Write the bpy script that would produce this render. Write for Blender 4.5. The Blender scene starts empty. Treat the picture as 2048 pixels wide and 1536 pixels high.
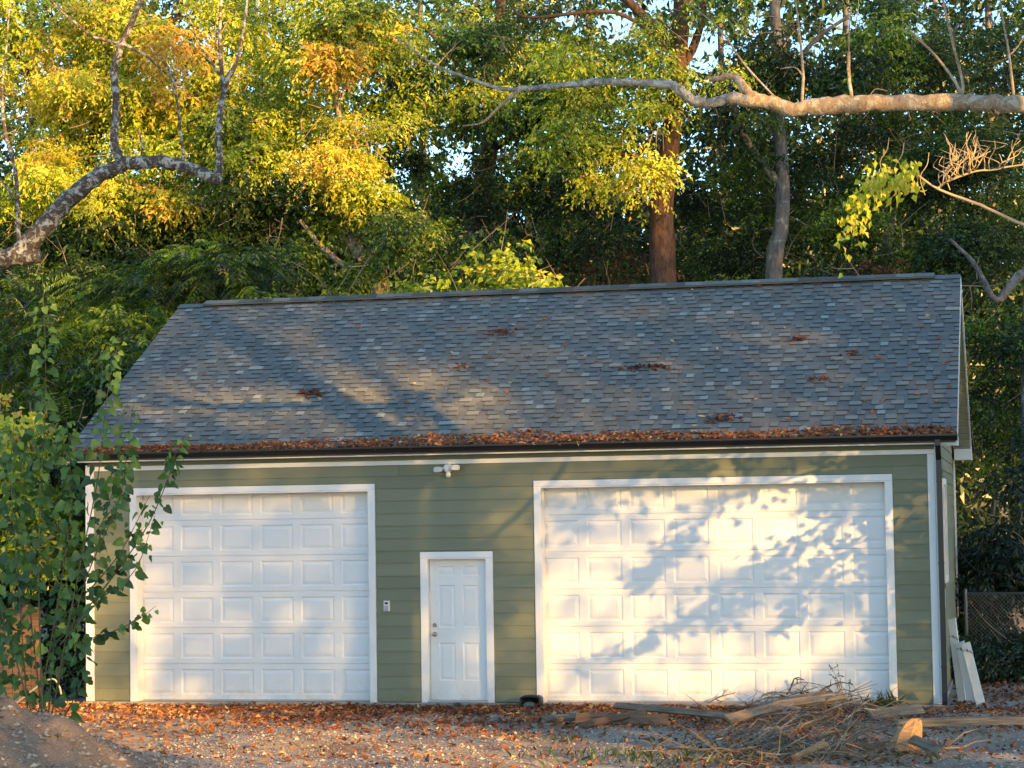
import bpy, math, random
import numpy as np
from mathutils import Vector, Matrix

# ------------------------------------------------------------------ camera
S = bpy.context.scene
COL = S.collection
CAM = np.array([13.4884, -30.6368, 2.6028])
YAW, PITCH, ROLL, FPX = 0.2246, 0.0607, -0.0152, 4414.78
def _axes():
    f = np.array([-math.sin(YAW)*math.cos(PITCH), math.cos(YAW)*math.cos(PITCH), math.sin(PITCH)])
    r = np.array([math.cos(YAW), math.sin(YAW), 0.0]); u = np.cross(r, f)
    return r*math.cos(ROLL)+u*math.sin(ROLL), -r*math.sin(ROLL)+u*math.cos(ROLL), f
CR, CU, CF = _axes()
cam_d = bpy.data.cameras.new('camera'); cam = bpy.data.objects.new('camera', cam_d); COL.objects.link(cam)
cam_d.sensor_width = 36.0; cam_d.lens = FPX/2048*36.0
cam_d.clip_start = 0.5; cam_d.clip_end = 3000
m3 = Matrix(((CR[0], CU[0], -CF[0]), (CR[1], CU[1], -CF[1]), (CR[2], CU[2], -CF[2])))
cam.matrix_world = Matrix.Translation(Vector(CAM)) @ m3.to_4x4()
S.camera = cam

# ------------------------------------------------------------------ sky, sun, exposure
SUN_AZ, SUN_EL = math.radians(47), math.radians(10.5)      # azimuth: right of the front wall's normal
SUN = np.array([math.sin(SUN_AZ)*math.cos(SUN_EL), -math.cos(SUN_AZ)*math.cos(SUN_EL), math.sin(SUN_EL)])
world = bpy.data.worlds.new('World'); S.world = world; world.use_nodes = True
wn = world.node_tree.nodes; wl = world.node_tree.links
sky = wn.new('ShaderNodeTexSky'); sky.sky_type = 'NISHITA'; sky.sun_disc = False
sky.sun_elevation = SUN_EL; sky.sun_rotation = math.atan2(SUN[0], SUN[1])
sky.air_density = 1.0; sky.dust_density = 0.4; sky.ozone_density = 3.0
wn['Background'].inputs['Strength'].default_value = 0.15
wl.new(sky.outputs[0], wn['Background'].inputs['Color'])
sun_d = bpy.data.lights.new('sun', 'SUN'); sun_d.energy = 4.2; sun_d.angle = math.radians(0.5)
sun_d.color = (1.0, 0.57, 0.16)
sun = bpy.data.objects.new('sun', sun_d); COL.objects.link(sun)
sun.rotation_euler = Vector(SUN).to_track_quat('Z', 'Y').to_euler(); sun.location = (30, -30, 30)
S.view_settings.view_transform = 'Standard'; S.view_settings.look = 'None'
S.view_settings.exposure = 1.8; S.view_settings.gamma = 1.0; S.view_settings.use_curve_mapping = False
S.render.engine = 'CYCLES'
S.cycles.max_bounces = 6; S.cycles.diffuse_bounces = 4; S.cycles.glossy_bounces = 2; S.cycles.transmission_bounces = 4
S.cycles.transparent_max_bounces = 4

R = np.random.default_rng(7)
random.seed(7)

# ------------------------------------------------------------------ helpers
def at(x, y, Y):
    """the world point at depth plane Y on the photograph's pixel (x, y)"""
    d = CF + CR*(x-1024)/FPX - CU*(y-768)/FPX
    return CAM + d*((Y-CAM[1])/d[1])
def mpp(Y, x=1024):
    return float((at(x, 700, Y)-CAM) @ CF)/FPX

def nrm(a):
    a = np.asarray(a, float); return a/np.maximum(np.linalg.norm(a, axis=-1, keepdims=True), 1e-9)

class Buf:
    """collects faces (triangles, quads, polygons) with one tone per face"""
    def __init__(s): s.v = []; s.n = 0; s.loops = []; s.sizes = []; s.tones = []
    def add(s, verts, faces, tone=0.5):
        verts = np.asarray(verts, float)
        for f in faces:
            s.loops.append(np.asarray(f)+s.n); s.sizes.append(np.array([len(f)])); s.tones.append(np.array([tone]))
        s.v.append(verts); s.n += len(verts)
    def add_np(s, verts, faces, tones):
        faces = np.asarray(faces)
        s.v.append(np.asarray(verts, float).reshape(-1, 3)); s.loops.append((faces+s.n).ravel())
        s.sizes.append(np.full(len(faces), faces.shape[1])); s.tones.append(np.broadcast_to(tones, (len(faces),)))
        s.n += len(s.v[-1])
    def mesh(s, name, mat, smooth=False):
        me = bpy.data.meshes.new(name)
        v = np.concatenate(s.v).astype(np.float32); lo = np.concatenate(s.loops).astype(np.int32)
        sz = np.concatenate(s.sizes).astype(np.int32); to = np.concatenate(s.tones).astype(np.float32)
        me.vertices.add(len(v)); me.vertices.foreach_set('co', v.ravel())
        me.loops.add(len(lo)); me.loops.foreach_set('vertex_index', lo)
        me.polygons.add(len(sz)); st = np.concatenate([[0], np.cumsum(sz)[:-1]]).astype(np.int32)
        me.polygons.foreach_set('loop_start', st)
        me.polygons.foreach_set('use_smooth', np.full(len(sz), smooth, bool))
        a = me.attributes.new('tone', 'FLOAT', 'FACE'); a.data.foreach_set('value', to)
        me.update(calc_edges=True); me.validate()
        if mat: me.materials.append(mat)
        return me
    def build(s, name, mat, parent=None, smooth=False, **props):
        return obj(name, s.mesh(name, mat, smooth), parent, **props)

def obj(name, me, parent=None, **props):
    o = bpy.data.objects.new(name, me); COL.objects.link(o)
    if parent is not None: o.parent = parent
    for k, v in props.items():
        if v is not None: o[k] = v
    return o
def thing(name, label, category, loc=(0, 0, 0), group=None):
    o = bpy.data.objects.new(name, None); COL.objects.link(o); o.location = loc
    o.empty_display_size = 0.2
    o['label'] = label; o['category'] = category
    if group: o['group'] = group
    return o

BOXF = [(0, 3, 2, 1), (4, 5, 6, 7), (0, 1, 5, 4), (1, 2, 6, 5), (2, 3, 7, 6), (3, 0, 4, 7)]
def box(b, x0, x1, y0, y1, z0, z1, tone=0.5, bev=0.0):
    if bev <= 0:
        b.add([(x0, y0, z0), (x1, y0, z0), (x1, y1, z0), (x0, y1, z0), (x0, y0, z1), (x1, y0, z1), (x1, y1, z1), (x0, y1, z1)], BOXF, tone)
    else:                                                     # front (−Y) edges chamfered
        e = bev
        b.add([(x0, y1, z0), (x1, y1, z0), (x1, y1, z1), (x0, y1, z1),
               (x0, y0+e, z0), (x1, y0+e, z0), (x1, y0+e, z1), (x0, y0+e, z1),
               (x0+e, y0, z0+e), (x1-e, y0, z0+e), (x1-e, y0, z1-e), (x0+e, y0, z1-e)],
              [(0, 3, 2, 1), (0, 1, 5, 4), (1, 2, 6, 5), (2, 3, 7, 6), (3, 0, 4, 7),
               (4, 5, 9, 8), (5, 6, 10, 9), (6, 7, 11, 10), (7, 4, 8, 11), (8, 9, 10, 11)], tone)
def obox(b, c, ax, ay, az, tone=0.5):
    """oriented box: centre and three half-axis vectors"""
    c, ax, ay, az = map(np.asarray, (c, ax, ay, az))
    vs = [c+sx*ax+sy*ay+sz*az for sz in (-1, 1) for sx, sy in ((-1, -1), (1, -1), (1, 1), (-1, 1))]
    b.add(vs, BOXF, tone)
def spline(pts, n):
    """Catmull-Rom through points (any width), n samples per span"""
    p = np.asarray(pts, float)
    if len(p) < 3: return np.array([p[0]+(p[-1]-p[0])*t for t in np.linspace(0, 1, n+1)])
    q = np.vstack([2*p[0]-p[1], p, 2*p[-1]-p[-2]]); out = []
    for i in range(1, len(q)-2):
        for t in np.linspace(0, 1, n, endpoint=False):
            a, b_, c, d = q[i-1], q[i], q[i+1], q[i+2]
            out.append(0.5*((2*b_)+(c-a)*t+(2*a-5*b_+4*c-d)*t*t+(3*b_-a-3*c+d)*t**3))
    out.append(p[-1]); return np.array(out)
def tube(b, pts, rad, sides=8, tone=0.5, rough=0.0, cap=True):
    pts = np.asarray(pts, float); rad = np.broadcast_to(np.asarray(rad, float), (len(pts),))
    tg = nrm(np.gradient(pts, axis=0)); ref = np.array([0.31, 0.17, 0.93]) if abs(tg[0] @ [0, 0, 1]) < .8 else np.array([1., .2, .1])
    u = nrm(np.cross(tg[0], ref)); vs = []
    for i in range(len(pts)):
        u = nrm(u-tg[i]*(u @ tg[i])); w = np.cross(tg[i], u)
        a = np.arange(sides)/sides*2*math.pi
        rr = rad[i]*(1+rough*R.uniform(-1, 1, sides))
        vs.append(pts[i]+np.cos(a)[:, None]*u*rr[:, None]+np.sin(a)[:, None]*w*rr[:, None])
    vs = np.concatenate(vs); n = len(pts); i = np.arange(n-1)[:, None]*sides; j = np.arange(sides)[None]; k = (j+1) % sides
    f = np.stack([i+j, i+k, i+sides+k, i+sides+j], -1).reshape(-1, 4)
    n0 = b.n; b.add_np(vs, f, tone)
    if cap:
        b.loops.append(n0+np.arange(sides)[::-1]); b.sizes.append(np.array([sides])); b.tones.append(np.array([tone]))
        b.loops.append(n0+(n-1)*sides+np.arange(sides)); b.sizes.append(np.array([sides])); b.tones.append(np.array([tone]))

def leaves_np(b, pos, d, nm, L, W, tone, fold=0.25, tip=0.15):
    """folded two-triangle leaves"""
    n = len(pos)
    if n == 0: return
    d = nrm(d); nm = nrm(nm-d*np.sum(nm*d, 1, keepdims=True)); s = np.cross(d, nm)
    L = np.broadcast_to(L, (n,))[:, None]; W = np.broadcast_to(W, (n,))[:, None]
    v = np.stack([pos, pos+d*L*.42+s*W*.5+nm*W*fold, pos+d*L-nm*L*tip, pos+d*L*.42-s*W*.5+nm*W*fold], 1)
    i = np.arange(n)[:, None]*4
    f = np.concatenate([i+np.array([[0, 1, 2]]), i+np.array([[0, 2, 3]])], 1).reshape(-1, 3)
    b.add_np(v.reshape(-1, 3), f, np.repeat(np.broadcast_to(tone, (n,)), 2))
UP = np.array([0, 0, 1.0])
def sprigs(b, c, d, L, nl, leaf, wid, droop, tone, jit=0.08):
    """twigs with alternate drooping leaves; c, d: (N,3)"""
    n = len(c); d = nrm(d); side = nrm(np.cross(d, UP+R.normal(0, .25, (n, 3))))
    L = np.broadcast_to(L, (n,))[:, None]
    for k in range(nl):
        t = (k+.6)/nl; sg = 1 if k % 2 else -1
        p = c+d*L*t-UP*L*(t*t)*.45*droop
        dd = nrm(d*.55+side*sg*.8-UP*droop*.9+R.normal(0, .33, (n, 3)))
        nm = UP*.25+R.normal(0, .48, (n, 3))+SUN*.75
        sc = R.uniform(.7, 1.2, n)
        leaves_np(b, p+R.normal(0, .02, (n, 3)), dd, nm, leaf*sc, wid*sc, np.clip(tone+R.normal(0, jit, n), 0, 1))
def fronds(b, c, d, L, pairs, leaf, wid, tone):
    """pinnate fronds: arching rachis with paired narrow leaflets"""
    n = len(c); d = nrm(d); nm0 = nrm(UP+R.normal(0, .3, (n, 3))); side = nrm(np.cross(d, nm0)); L = np.broadcast_to(L, (n,))[:, None]
    for k in range(pairs):
        t = .15+.85*(k+.5)/pairs; p = c+d*L*t-UP*L*t*t*.55
        tg = nrm(d-UP*1.1*t)
        for sg in (-1, 1):
            dd = nrm(side*sg+tg*.45-UP*.35+R.normal(0, .12, (n, 3)))
            leaves_np(b, p, dd, nm0+R.normal(0, .2, (n, 3)), leaf*(1-.35*abs(t-.5)*2), wid, np.clip(tone+R.normal(0, .05, n), 0, 1))
def in_ell(n, c, r):
    v = nrm(R.normal(0, 1, (n, 3)))*(R.uniform(0, 1, (n, 1))**(1/2.4)); return np.asarray(c)+v*np.asarray(r), v
_lat = np.random.default_rng(3).uniform(0, 1, (64, 64))
def vnoise(x, y):
    x = np.asarray(x, float); y = np.asarray(y, float)
    xi = np.floor(x).astype(int); yi = np.floor(y).astype(int); fx = x-xi; fy = y-yi
    fx = fx*fx*(3-2*fx); fy = fy*fy*(3-2*fy); g = lambda a, c: _lat[a % 64, c % 64]
    return (g(xi, yi)*(1-fx)+g(xi+1, yi)*fx)*(1-fy)+(g(xi, yi+1)*(1-fx)+g(xi+1, yi+1)*fx)*fy

# ------------------------------------------------------------------ materials
class M:
    """small node builder"""
    def __init__(s, name):
        s.m = bpy.data.materials.new(name); s.m.use_nodes = True; s.t = s.m.node_tree; s.n = s.t.nodes; s.n.clear()
        s.out = s.n.new('ShaderNodeOutputMaterial')
    def new(s, kind, **kw):
        n = s.n.new(kind)
        for k, v in kw.items():
            if k.startswith('i_'):
                key = k[2:]; key = int(key) if key.isdigit() else key.replace('_', ' '); n.inputs[key].default_value = v
            else: setattr(n, k, v)
        return n
    def link(s, a, b): s.t.links.new(a, b)
    def ramp(s, fac, stops, interp='LINEAR'):
        r = s.n.new('ShaderNodeValToRGB'); cr = r.color_ramp; cr.interpolation = interp
        while len(cr.elements) < len(stops): cr.elements.new(0.5)
        for e, (p, c) in zip(cr.elements, stops): e.position = p; e.color = (*c, 1) if len(c) == 3 else c
        s.link(fac, r.inputs[0]); return r.outputs[0]
    def noise(s, scale, detail=4, rough=.55, coord=None, dist=0.0, out=0):
        n = s.new('ShaderNodeTexNoise', i_Scale=scale, i_Detail=detail, i_Roughness=rough, i_Distortion=dist)
        if coord is not None: s.link(coord, n.inputs['Vector'])
        return n.outputs[out]
    def coord(s, scale=None, kind='Object'):
        c = s.n.new('ShaderNodeTexCoord').outputs[kind]
        if scale:
            mp = s.new('ShaderNodeMapping'); mp.inputs['Scale'].default_value = scale; s.link(c, mp.inputs[0]); c = mp.outputs[0]
        return c
    def mix(s, fac, a, b, blend='MIX'):
        n = s.n.new('ShaderNodeMix'); n.data_type = 'RGBA'; n.blend_type = blend
        for sock, val in ((n.inputs[0], fac), (n.inputs[6], a), (n.inputs[7], b)):
            if hasattr(val, 'is_linked'): s.link(val, sock)
            elif isinstance(val, (int, float)): sock.default_value = val
            else: sock.default_value = (*val, 1)
        return n.outputs[2]
    def attr(s, name): return s.new('ShaderNodeAttribute', attribute_name=name).outputs['Fac']
    def splash(s, col, top=.5, tint=(.62, .52, .40), amt=.6):
        g_ = s.n.new('ShaderNodeNewGeometry'); sp = s.n.new('ShaderNodeSeparateXYZ'); s.link(g_.outputs['Position'], sp.inputs[0])
        mr = s.new('ShaderNodeMapRange'); s.link(sp.outputs[2], mr.inputs[0]); mr.inputs[1].default_value = 0; mr.inputs[2].default_value = top; mr.inputs[3].default_value = 1; mr.inputs[4].default_value = 0
        n_ = s.ramp(s.noise(7, 6, .7, g_.outputs['Position']), [(.36, (0, 0, 0)), (.7, (1, 1, 1))])
        pw = s.new('ShaderNodeMath', operation='POWER', i_1=1.7); s.link(mr.outputs[0], pw.inputs[0])
        m1 = s.new('ShaderNodeMath', operation='MULTIPLY'); s.link(pw.outputs[0], m1.inputs[0]); s.link(n_, m1.inputs[1])
        m2 = s.new('ShaderNodeMath', operation='MULTIPLY', i_1=amt); s.link(m1.outputs[0], m2.inputs[0])
        return s.mix(m2.outputs[0], col, s.mix(1.0, col, tint, 'MULTIPLY'))
    def bump(s, h, strength=.3, dist=.01):
        b = s.new('ShaderNodeBump', i_Strength=strength, i_Distance=dist); s.link(h, b.inputs['Height']); return b.outputs[0]
    def principled(s, col, rough=.6, normal=None, spec=.3, metal=0.0):
        p = s.n.new('ShaderNodeBsdfPrincipled'); p.inputs['Roughness'].default_value = rough if isinstance(rough, (int, float)) else .5
        if not isinstance(rough, (int, float)): s.link(rough, p.inputs['Roughness'])
        p.inputs['Specular IOR Level'].default_value = spec; p.inputs['Metallic'].default_value = metal
        if hasattr(col, 'is_linked'): s.link(col, p.inputs['Base Color'])
        else: p.inputs['Base Color'].default_value = (*col, 1)
        if normal is not None: s.link(normal, p.inputs['Normal'])
        s.link(p.outputs[0], s.out.inputs[0]); return s.m

def leaf_mat(name, stops, transl=.38, gloss=.05, rough=.4):
    m = M(name); t = m.attr('tone'); col = m.ramp(t, stops)
    n = m.noise(9, 2, .5, m.coord())
    col = m.mix(.35, col, m.mix(n, (.55, .55, .5), (1.35, 1.3, 1.2)), 'MULTIPLY')
    d = m.new('ShaderNodeBsdfDiffuse'); m.link(col, d.inputs[0])
    tr = m.new('ShaderNodeBsdfTranslucent'); m.link(m.mix(1.0, col, (1.25, 1.2, .6), 'MULTIPLY'), tr.inputs[0])
    mx = m.new('ShaderNodeMixShader', i_0=transl); m.link(d.outputs[0], mx.inputs[1]); m.link(tr.outputs[0], mx.inputs[2])
    g = m.new('ShaderNodeBsdfGlossy', i_Roughness=rough); m2 = m.new('ShaderNodeMixShader', i_0=gloss)
    m.link(mx.outputs[0], m2.inputs[1]); m.link(g.outputs[0], m2.inputs[2]); m.link(m2.outputs[0], m.out.inputs[0]); return m.m
GREEN_YELLOW = [(0, (.010, .022, .006)), (.25, (.028, .060, .011)), (.42, (.085, .16, .018)), (.6, (.31, .42, .03)), (.78, (.64, .67, .05)), (.92, (.72, .60, .06)), (1, (.62, .36, .07))]
m_leaf = leaf_mat('tree_leaf', GREEN_YELLOW)
m_leaf_dark = leaf_mat('dark_leaf', [(0, (.010, .026, .012)), (.5, (.028, .062, .022)), (.85, (.07, .12, .03)), (1, (.26, .22, .04))], .25)
m_leaf_shrub = leaf_mat('broad_leaf', [(0, (.026, .060, .020)), (.4, (.065, .15, .038)), (.75, (.17, .30, .055)), (1, (.38, .40, .07))], .35, .03, .45)
m_litter = leaf_mat('dry_leaf', [(0, (.07, .030, .018)), (.35, (.20, .070, .030)), (.7, (.40, .14, .05)), (.9, (.52, .25, .09)), (1, (.60, .45, .24))], .15, .03, .5)
m_grass = leaf_mat('grass_blade', [(0, (.03, .06, .012)), (.6, (.09, .14, .03)), (1, (.32, .27, .12))], .3)

def bark_mat(name, dark, mid, lichen, amount, scale=1.0):
    m = M(name); c = m.coord()
    st = m.noise(14*scale, 6, .7, m.coord((1, 1, .35)))
    col = m.ramp(st, [(.3, dark), (.7, mid)])
    li = m.noise(5.5*scale, 6, .75, c, .6)
    lf = m.ramp(li, [(amount, (0, 0, 0)), (amount+.07, (1, 1, 1))])
    fine = m.noise(40*scale, 3, .6, c)
    col = m.mix(lf, col, m.ramp(fine, [(.3, tuple(x*.6 for x in lichen)), (.7, lichen)]))
    return m.principled(col, .9, m.bump(st, .9, .03), .1)
m_bark_lichen = bark_mat('lichen_bark', (.045, .034, .028), (.15, .115, .09), (.55, .55, .47), .50, 1.7)
m_bark_gold = bark_mat('pale_bark', (.22, .15, .09), (.48, .37, .24), (.62, .56, .42), .50, 1.5)
m_twig_pale = M('pale_twig').principled((.46, .36, .23), .8, None, .1)
m_bark_ash = bark_mat('ash_bark', (.13, .12, .10), (.34, .32, .28), (.55, .55, .49), .48, 1.5)
m_bark_brown = bark_mat('brown_bark', (.03, .018, .013), (.155, .092, .062), (.17, .14, .10), .66)
m_bark_grey = bark_mat('grey_bark', (.06, .055, .048), (.23, .21, .185), (.36, .36, .32), .55)
m_twig = M('twig').principled((.20, .15, .10), .85, None, .1)
m_twig_bare = M('bare_twig').principled((.34, .25, .16), .85, None, .1)
m_vine_stem = M('vine_stem').principled((.085, .085, .045), .7, None, .2)
m_dark_grey = M('dark_grey_plastic').principled((.13, .125, .12), .6, None, .3)

def paint(name, base, rough=.5, dirt=(.55, .5, .42), dirt_amt=.25, grain=0.0, spec=.3, splash=False):
    m = M(name); c = m.coord()
    n = m.noise(1.6, 6, .65, c); n2 = m.noise(26, 4, .6, c)
    f = m.ramp(n, [(.48, (0, 0, 0)), (.85, (dirt_amt,)*3)])
    col = m.mix(f, base, tuple(b*d for b, d in zip(base, dirt)))
    col = m.mix(.16, col, m.mix(n2, (.72, .72, .72), (1.28, 1.28, 1.28)), 'MULTIPLY')
    if splash: col = m.splash(col)
    nor = None
    if grain:
        g = m.noise(1.0, 5, .65, m.coord((6, 60, 110))); nor = m.bump(g, grain, .004)
    return m.principled(col, rough, nor, spec)
m_white = paint('white_trim_paint', (.80, .785, .74), .45, splash=True)
m_door = paint('white_door_paint', (.79, .785, .755), .42, (.72, .66, .58), .30, .14, splash=True)
m_soffit = paint('soffit_vinyl', (.42, .42, .32), .6)
m_black = paint('black_gutter_metal', (.012, .011, .011), .32, (1.5, 1.4, 1.3), .5, 0, .5)
m_plastic = paint('black_plastic', (.014, .015, .017), .45, (2.5, 2.3, 2.0), .6, 0, .4)
m_fixture = paint('white_fixture_plastic', (.78, .76, .70), .35, (.7, .65, .55), .15)
m_grey_plastic = paint('grey_plastic', (.42, .41, .40), .5)
m_nickel = M('brushed_nickel').principled((.42, .38, .32), .3, None, .5, 1.0)
m_glass = M('dark_window_glass').principled((.02, .025, .03), .06, None, .6)
m_lens = M('sensor_lens').principled((.75, .74, .70), .2, None, .5)

def siding_mat():
    m = M('sage_siding'); t = m.attr('tone'); c = m.coord()
    col = m.ramp(t, [(0, (.180, .190, .120)), (1, (.214, .224, .145))])
    n = m.noise(1.3, 5, .6, c); col = m.mix(.3, col, m.mix(n, (.72, .72, .74), (1.28, 1.28, 1.22)), 'MULTIPLY')
    g = m.noise(1.0, 5, .7, m.coord((2.5, 40, 70)))
    col = m.mix(.14, col, m.mix(g, (.6, .6, .6), (1.4, 1.4, 1.4)), 'MULTIPLY')
    col = m.splash(col, .6, (.75, .62, .45), .7)
    return m.principled(col, .62, m.bump(g, .25, .004), .25)
m_siding = siding_mat()
def shingle_mat():
    m = M('asphalt_shingle'); t = m.attr('tone'); c = m.coord()
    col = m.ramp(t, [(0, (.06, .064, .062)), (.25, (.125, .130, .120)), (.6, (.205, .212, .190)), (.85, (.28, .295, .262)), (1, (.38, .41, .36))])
    g = m.noise(170, 2, .7, c); col = m.mix(.55, col, m.mix(g, (.35, .36, .4), (1.75, 1.7, 1.6)), 'MULTIPLY')
    sv = m.noise(1.0, 4, .6, m.coord((2.2, .35, .5))); col = m.mix(.55, col, m.mix(sv, (.68, .70, .72), (1.3, 1.28, 1.22)), 'MULTIPLY')
    st = m.noise(.9, 5, .6, c); col = m.mix(m.ramp(st, [(.5, (0, 0, 0)), (.85, (.25, .25, .25))]), col, (.12, .11, .09))
    return m.principled(col, .93, m.bump(g, .6, .004), .12)
m_shingle = shingle_mat()
def concrete_mat():
    m = M('concrete'); c = m.coord(); n = m.noise(6, 6, .7, c)
    return m.principled(m.ramp(n, [(.3, (.24, .21, .17)), (.7, (.42, .38, .31))]), .9, m.bump(n, .4, .01), .1)
m_concrete = concrete_mat()
def ground_mat():
    m = M('gravel_earth'); c = m.coord()
    a = m.noise(.7, 6, .6, c); b = m.noise(28, 5, .75, c); v = m.new('ShaderNodeTexVoronoi', i_Scale=34.0); m.link(c, v.inputs['Vector'])
    col = m.ramp(b, [(.28, (.16, .11, .07)), (.5, (.44, .36, .27)), (.72, (.62, .54, .43))])
    col = m.mix(m.ramp(a, [(.42, (0, 0, 0)), (.7, (.75, .75, .75))]), col, m.ramp(b, [(.3, (.11, .075, .046)), (.7, (.27, .185, .115))]))
    col = m.mix(.4, col, m.mix(v.outputs['Distance'], (.55, .55, .55), (1.3, 1.3, 1.3)), 'MULTIPLY')
    return m.principled(col, .95, m.bump(b, .9, .03), .1)
m_ground = ground_mat()
def dirt_mat():
    m = M('loose_dirt'); c = m.coord(); a = m.noise(3, 6, .7, c); b = m.noise(45, 5, .8, c)
    col = m.ramp(b, [(.28, (.22, .15, .095)), (.55, (.42, .30, .20)), (.75, (.56, .43, .31))])
    col = m.mix(.45, col, m.mix(a, (.6, .6, .6), (1.3, 1.25, 1.2)), 'MULTIPLY')
    return m.principled(col, .97, m.bump(b, 1.0, .03), .05)
m_dirt = dirt_mat()
m_stone = (lambda m: m.principled(m.ramp(m.attr('tone'), [(0, (.17, .12, .08)), (.6, (.44, .36, .27)), (1, (.68, .60, .50))]), .9, None, .15))(M('gravel_stone'))
def wood_mat(name, a, b_, c_):
    m = M(name); g = m.noise(1.0, 6, .7, m.coord((2.2, 38, 38)), .4); t = m.attr('tone')
    col = m.ramp(g, [(.3, a), (.55, b_), (.75, c_)])
    col = m.mix(.6, col, m.ramp(t, [(0, (.55, .52, .5)), (1, (1.35, 1.25, 1.12))]), 'MULTIPLY')
    return m.principled(col, .88, m.bump(g, .5, .01), .1)
m_wood_grey = wood_mat('weathered_wood', (.09, .07, .052), (.25, .205, .15), (.38, .32, .25))
m_wood_tan = wood_mat('tan_wood', (.22, .12, .06), (.42, .26, .14), (.55, .38, .22))
m_wood_brown = wood_mat('brown_wood', (.09, .055, .035), (.20, .13, .085), (.30, .21, .14))
def peel_mat():
    m = M('peeling_white_paint'); c = m.coord(); n = m.noise(5, 7, .75, c, .5)
    col = m.mix(m.ramp(n, [(.60, (0, 0, 0)), (.66, (1, 1, 1))]), (.74, .73, .68), (.23, .17, .11))
    return m.principled(col, .7, m.bump(n, .3, .01), .2)
m_peel = peel_mat()
m_wire = M('galvanised_wire').principled((.17, .17, .165), .55, None, .4, .6)

# ------------------------------------------------------------------ ground
def gz(x, y):
    x = np.asarray(x, float); y = np.asarray(y, float)
    near = np.clip((-.05-y)/.8, 0, 1)
    z = -.075+near*(.10*(vnoise(x*.7+3, y*.7)-.55)+.05*(vnoise(x*2.3, y*2.3+9)-.5)+.02*(vnoise(x*7, y*7)-.5))
    side = np.clip((x-12.6)/1.5, 0, 1); z += side*near*.02
    return z
def axis(lo, hi, step, far):
    g = np.arange(lo, hi+1e-6, step); k = step*1.6; a = [lo]; 
    while a[-1] > -far: a.append(a[-1]-k); k *= 1.5
    c = [hi]; k = step*1.6
    while c[-1] < far: c.append(c[-1]+k); k *= 1.5
    return np.concatenate([a[:0:-1], g, c[1:]])
gx = axis(-2, 15.5, .09, 600); gy = axis(-10, .4, .09, 600)
XX, YY = np.meshgrid(gx, gy); ZZ = gz(XX, YY)
nx, ny = len(gx), len(gy); b = Buf(); i = (np.arange(ny-1)[:, None]*nx+np.arange(nx-1)[None]).ravel()
b.add_np(np.stack([XX, YY, ZZ], -1).reshape(-1, 3), np.stack([i, i+1, i+1+nx, i+nx], -1), .5)
b.build('ground', m_ground, None, True, kind='structure', label='gravel and earth yard strewn with fallen leaves')

bb = Buf(); hx, hy = np.arange(-90, 90, 1.5), np.concatenate([np.arange(43, 80, 1.5), [90, 120, 200]]); HX, HY = np.meshgrid(hx, hy)
HZ = -.6+13.2*np.clip((HY-43)/26, 0, 1)**.8+2.4*(vnoise(HX*.12, HY*.12)-.5)*np.clip((HY-43)/10, 0, 1)+.8*(vnoise(HX*.5, HY*.5)-.5)
nh = len(hx); i = (np.arange(len(hy)-1)[:, None]*nh+np.arange(nh-1)[None]).ravel(); bb.add_np(np.stack([HX, HY, HZ], -1).reshape(-1, 3), np.stack([i, i+1, i+1+nh, i+nh], -1), .5)
mh = M('forest_floor'); nn = mh.noise(1.3, 6, .7, mh.coord()); mh = mh.principled(mh.ramp(nn, [(.3, (.018, .022, .012)), (.6, (.05, .055, .025)), (.8, (.11, .07, .04))]), .95, mh.bump(nn, 1, .2), .05)
bb.build('hillside', mh, None, True, kind='structure', label='dark wooded hillside far behind the garage')

# ------------------------------------------------------------------ the garage
W0, W1, DEP = 0.0, 12.38, 8.8                      # wall corners and depth
RY, RZ = 4.40, 6.281                               # ridge
EY, EZ = -0.24, 3.665                               # front eave
X0, X1 = -0.255, 12.70                             # roof ends
LD, RD, MD = (0.755, 4.355), (6.875, 11.72), (5.195, 6.088)   # clear openings
DH, MH = 3.04, 2.05                                # opening heights
TW = 0.088                                         # casing width
SOF = 3.53                                        # soffit height
g = thing('garage', 'long green clapboard garage with two white roll-up doors and a grey shingle roof', 'garage')
# wall core with openings
b = Buf(); yk0, yk1 = .0, .16
for xa, xb in ((W0+.02, LD[0]), (LD[1], MD[0]), (MD[1], RD[0]), (RD[1], W1-.02)): box(b, xa, xb, yk0, yk1, 0, SOF-.01)
box(b, LD[0], LD[1], yk0, yk1, DH, SOF-.01); box(b, RD[0], RD[1], yk0, yk1, DH, SOF-.01); box(b, MD[0], MD[1], yk0, yk1, MH, SOF-.01)
b.build('front_wall', m_siding, g)
b = Buf(); box(b, W1-.18, W1-.02, .162, DEP, 0, SOF+.02); b.build('side_wall', m_siding, g)
b = Buf(); box(b, W0+.02, W0+.18, .162, DEP, 0, SOF+.02); b.build('side_wall', m_siding, g)
b = Buf(); box(b, W0+.182, W1-.182, DEP-.16, DEP, 0, SOF+.02); b.build('back_wall', m_siding, g)
b = Buf()
for xx in (W0+.02, W1-.18):
    b.add([(xx, .0, SOF+.022), (xx, DEP, SOF+.022), (xx, RY, RZ-.22), (xx+.16, .0, SOF+.022), (xx+.16, DEP, SOF+.022), (xx+.16, RY, RZ-.22)],
          [(0, 2, 1), (3, 4, 5), (0, 1, 4, 3), (1, 2, 5, 4), (2, 0, 3, 5)])
b.build('gable', m_siding, g)
b = Buf(); box(b, W0-.03, W1+.03, -.05, DEP+.03, -.28, -.004); b.build('foundation', m_concrete, g)
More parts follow.
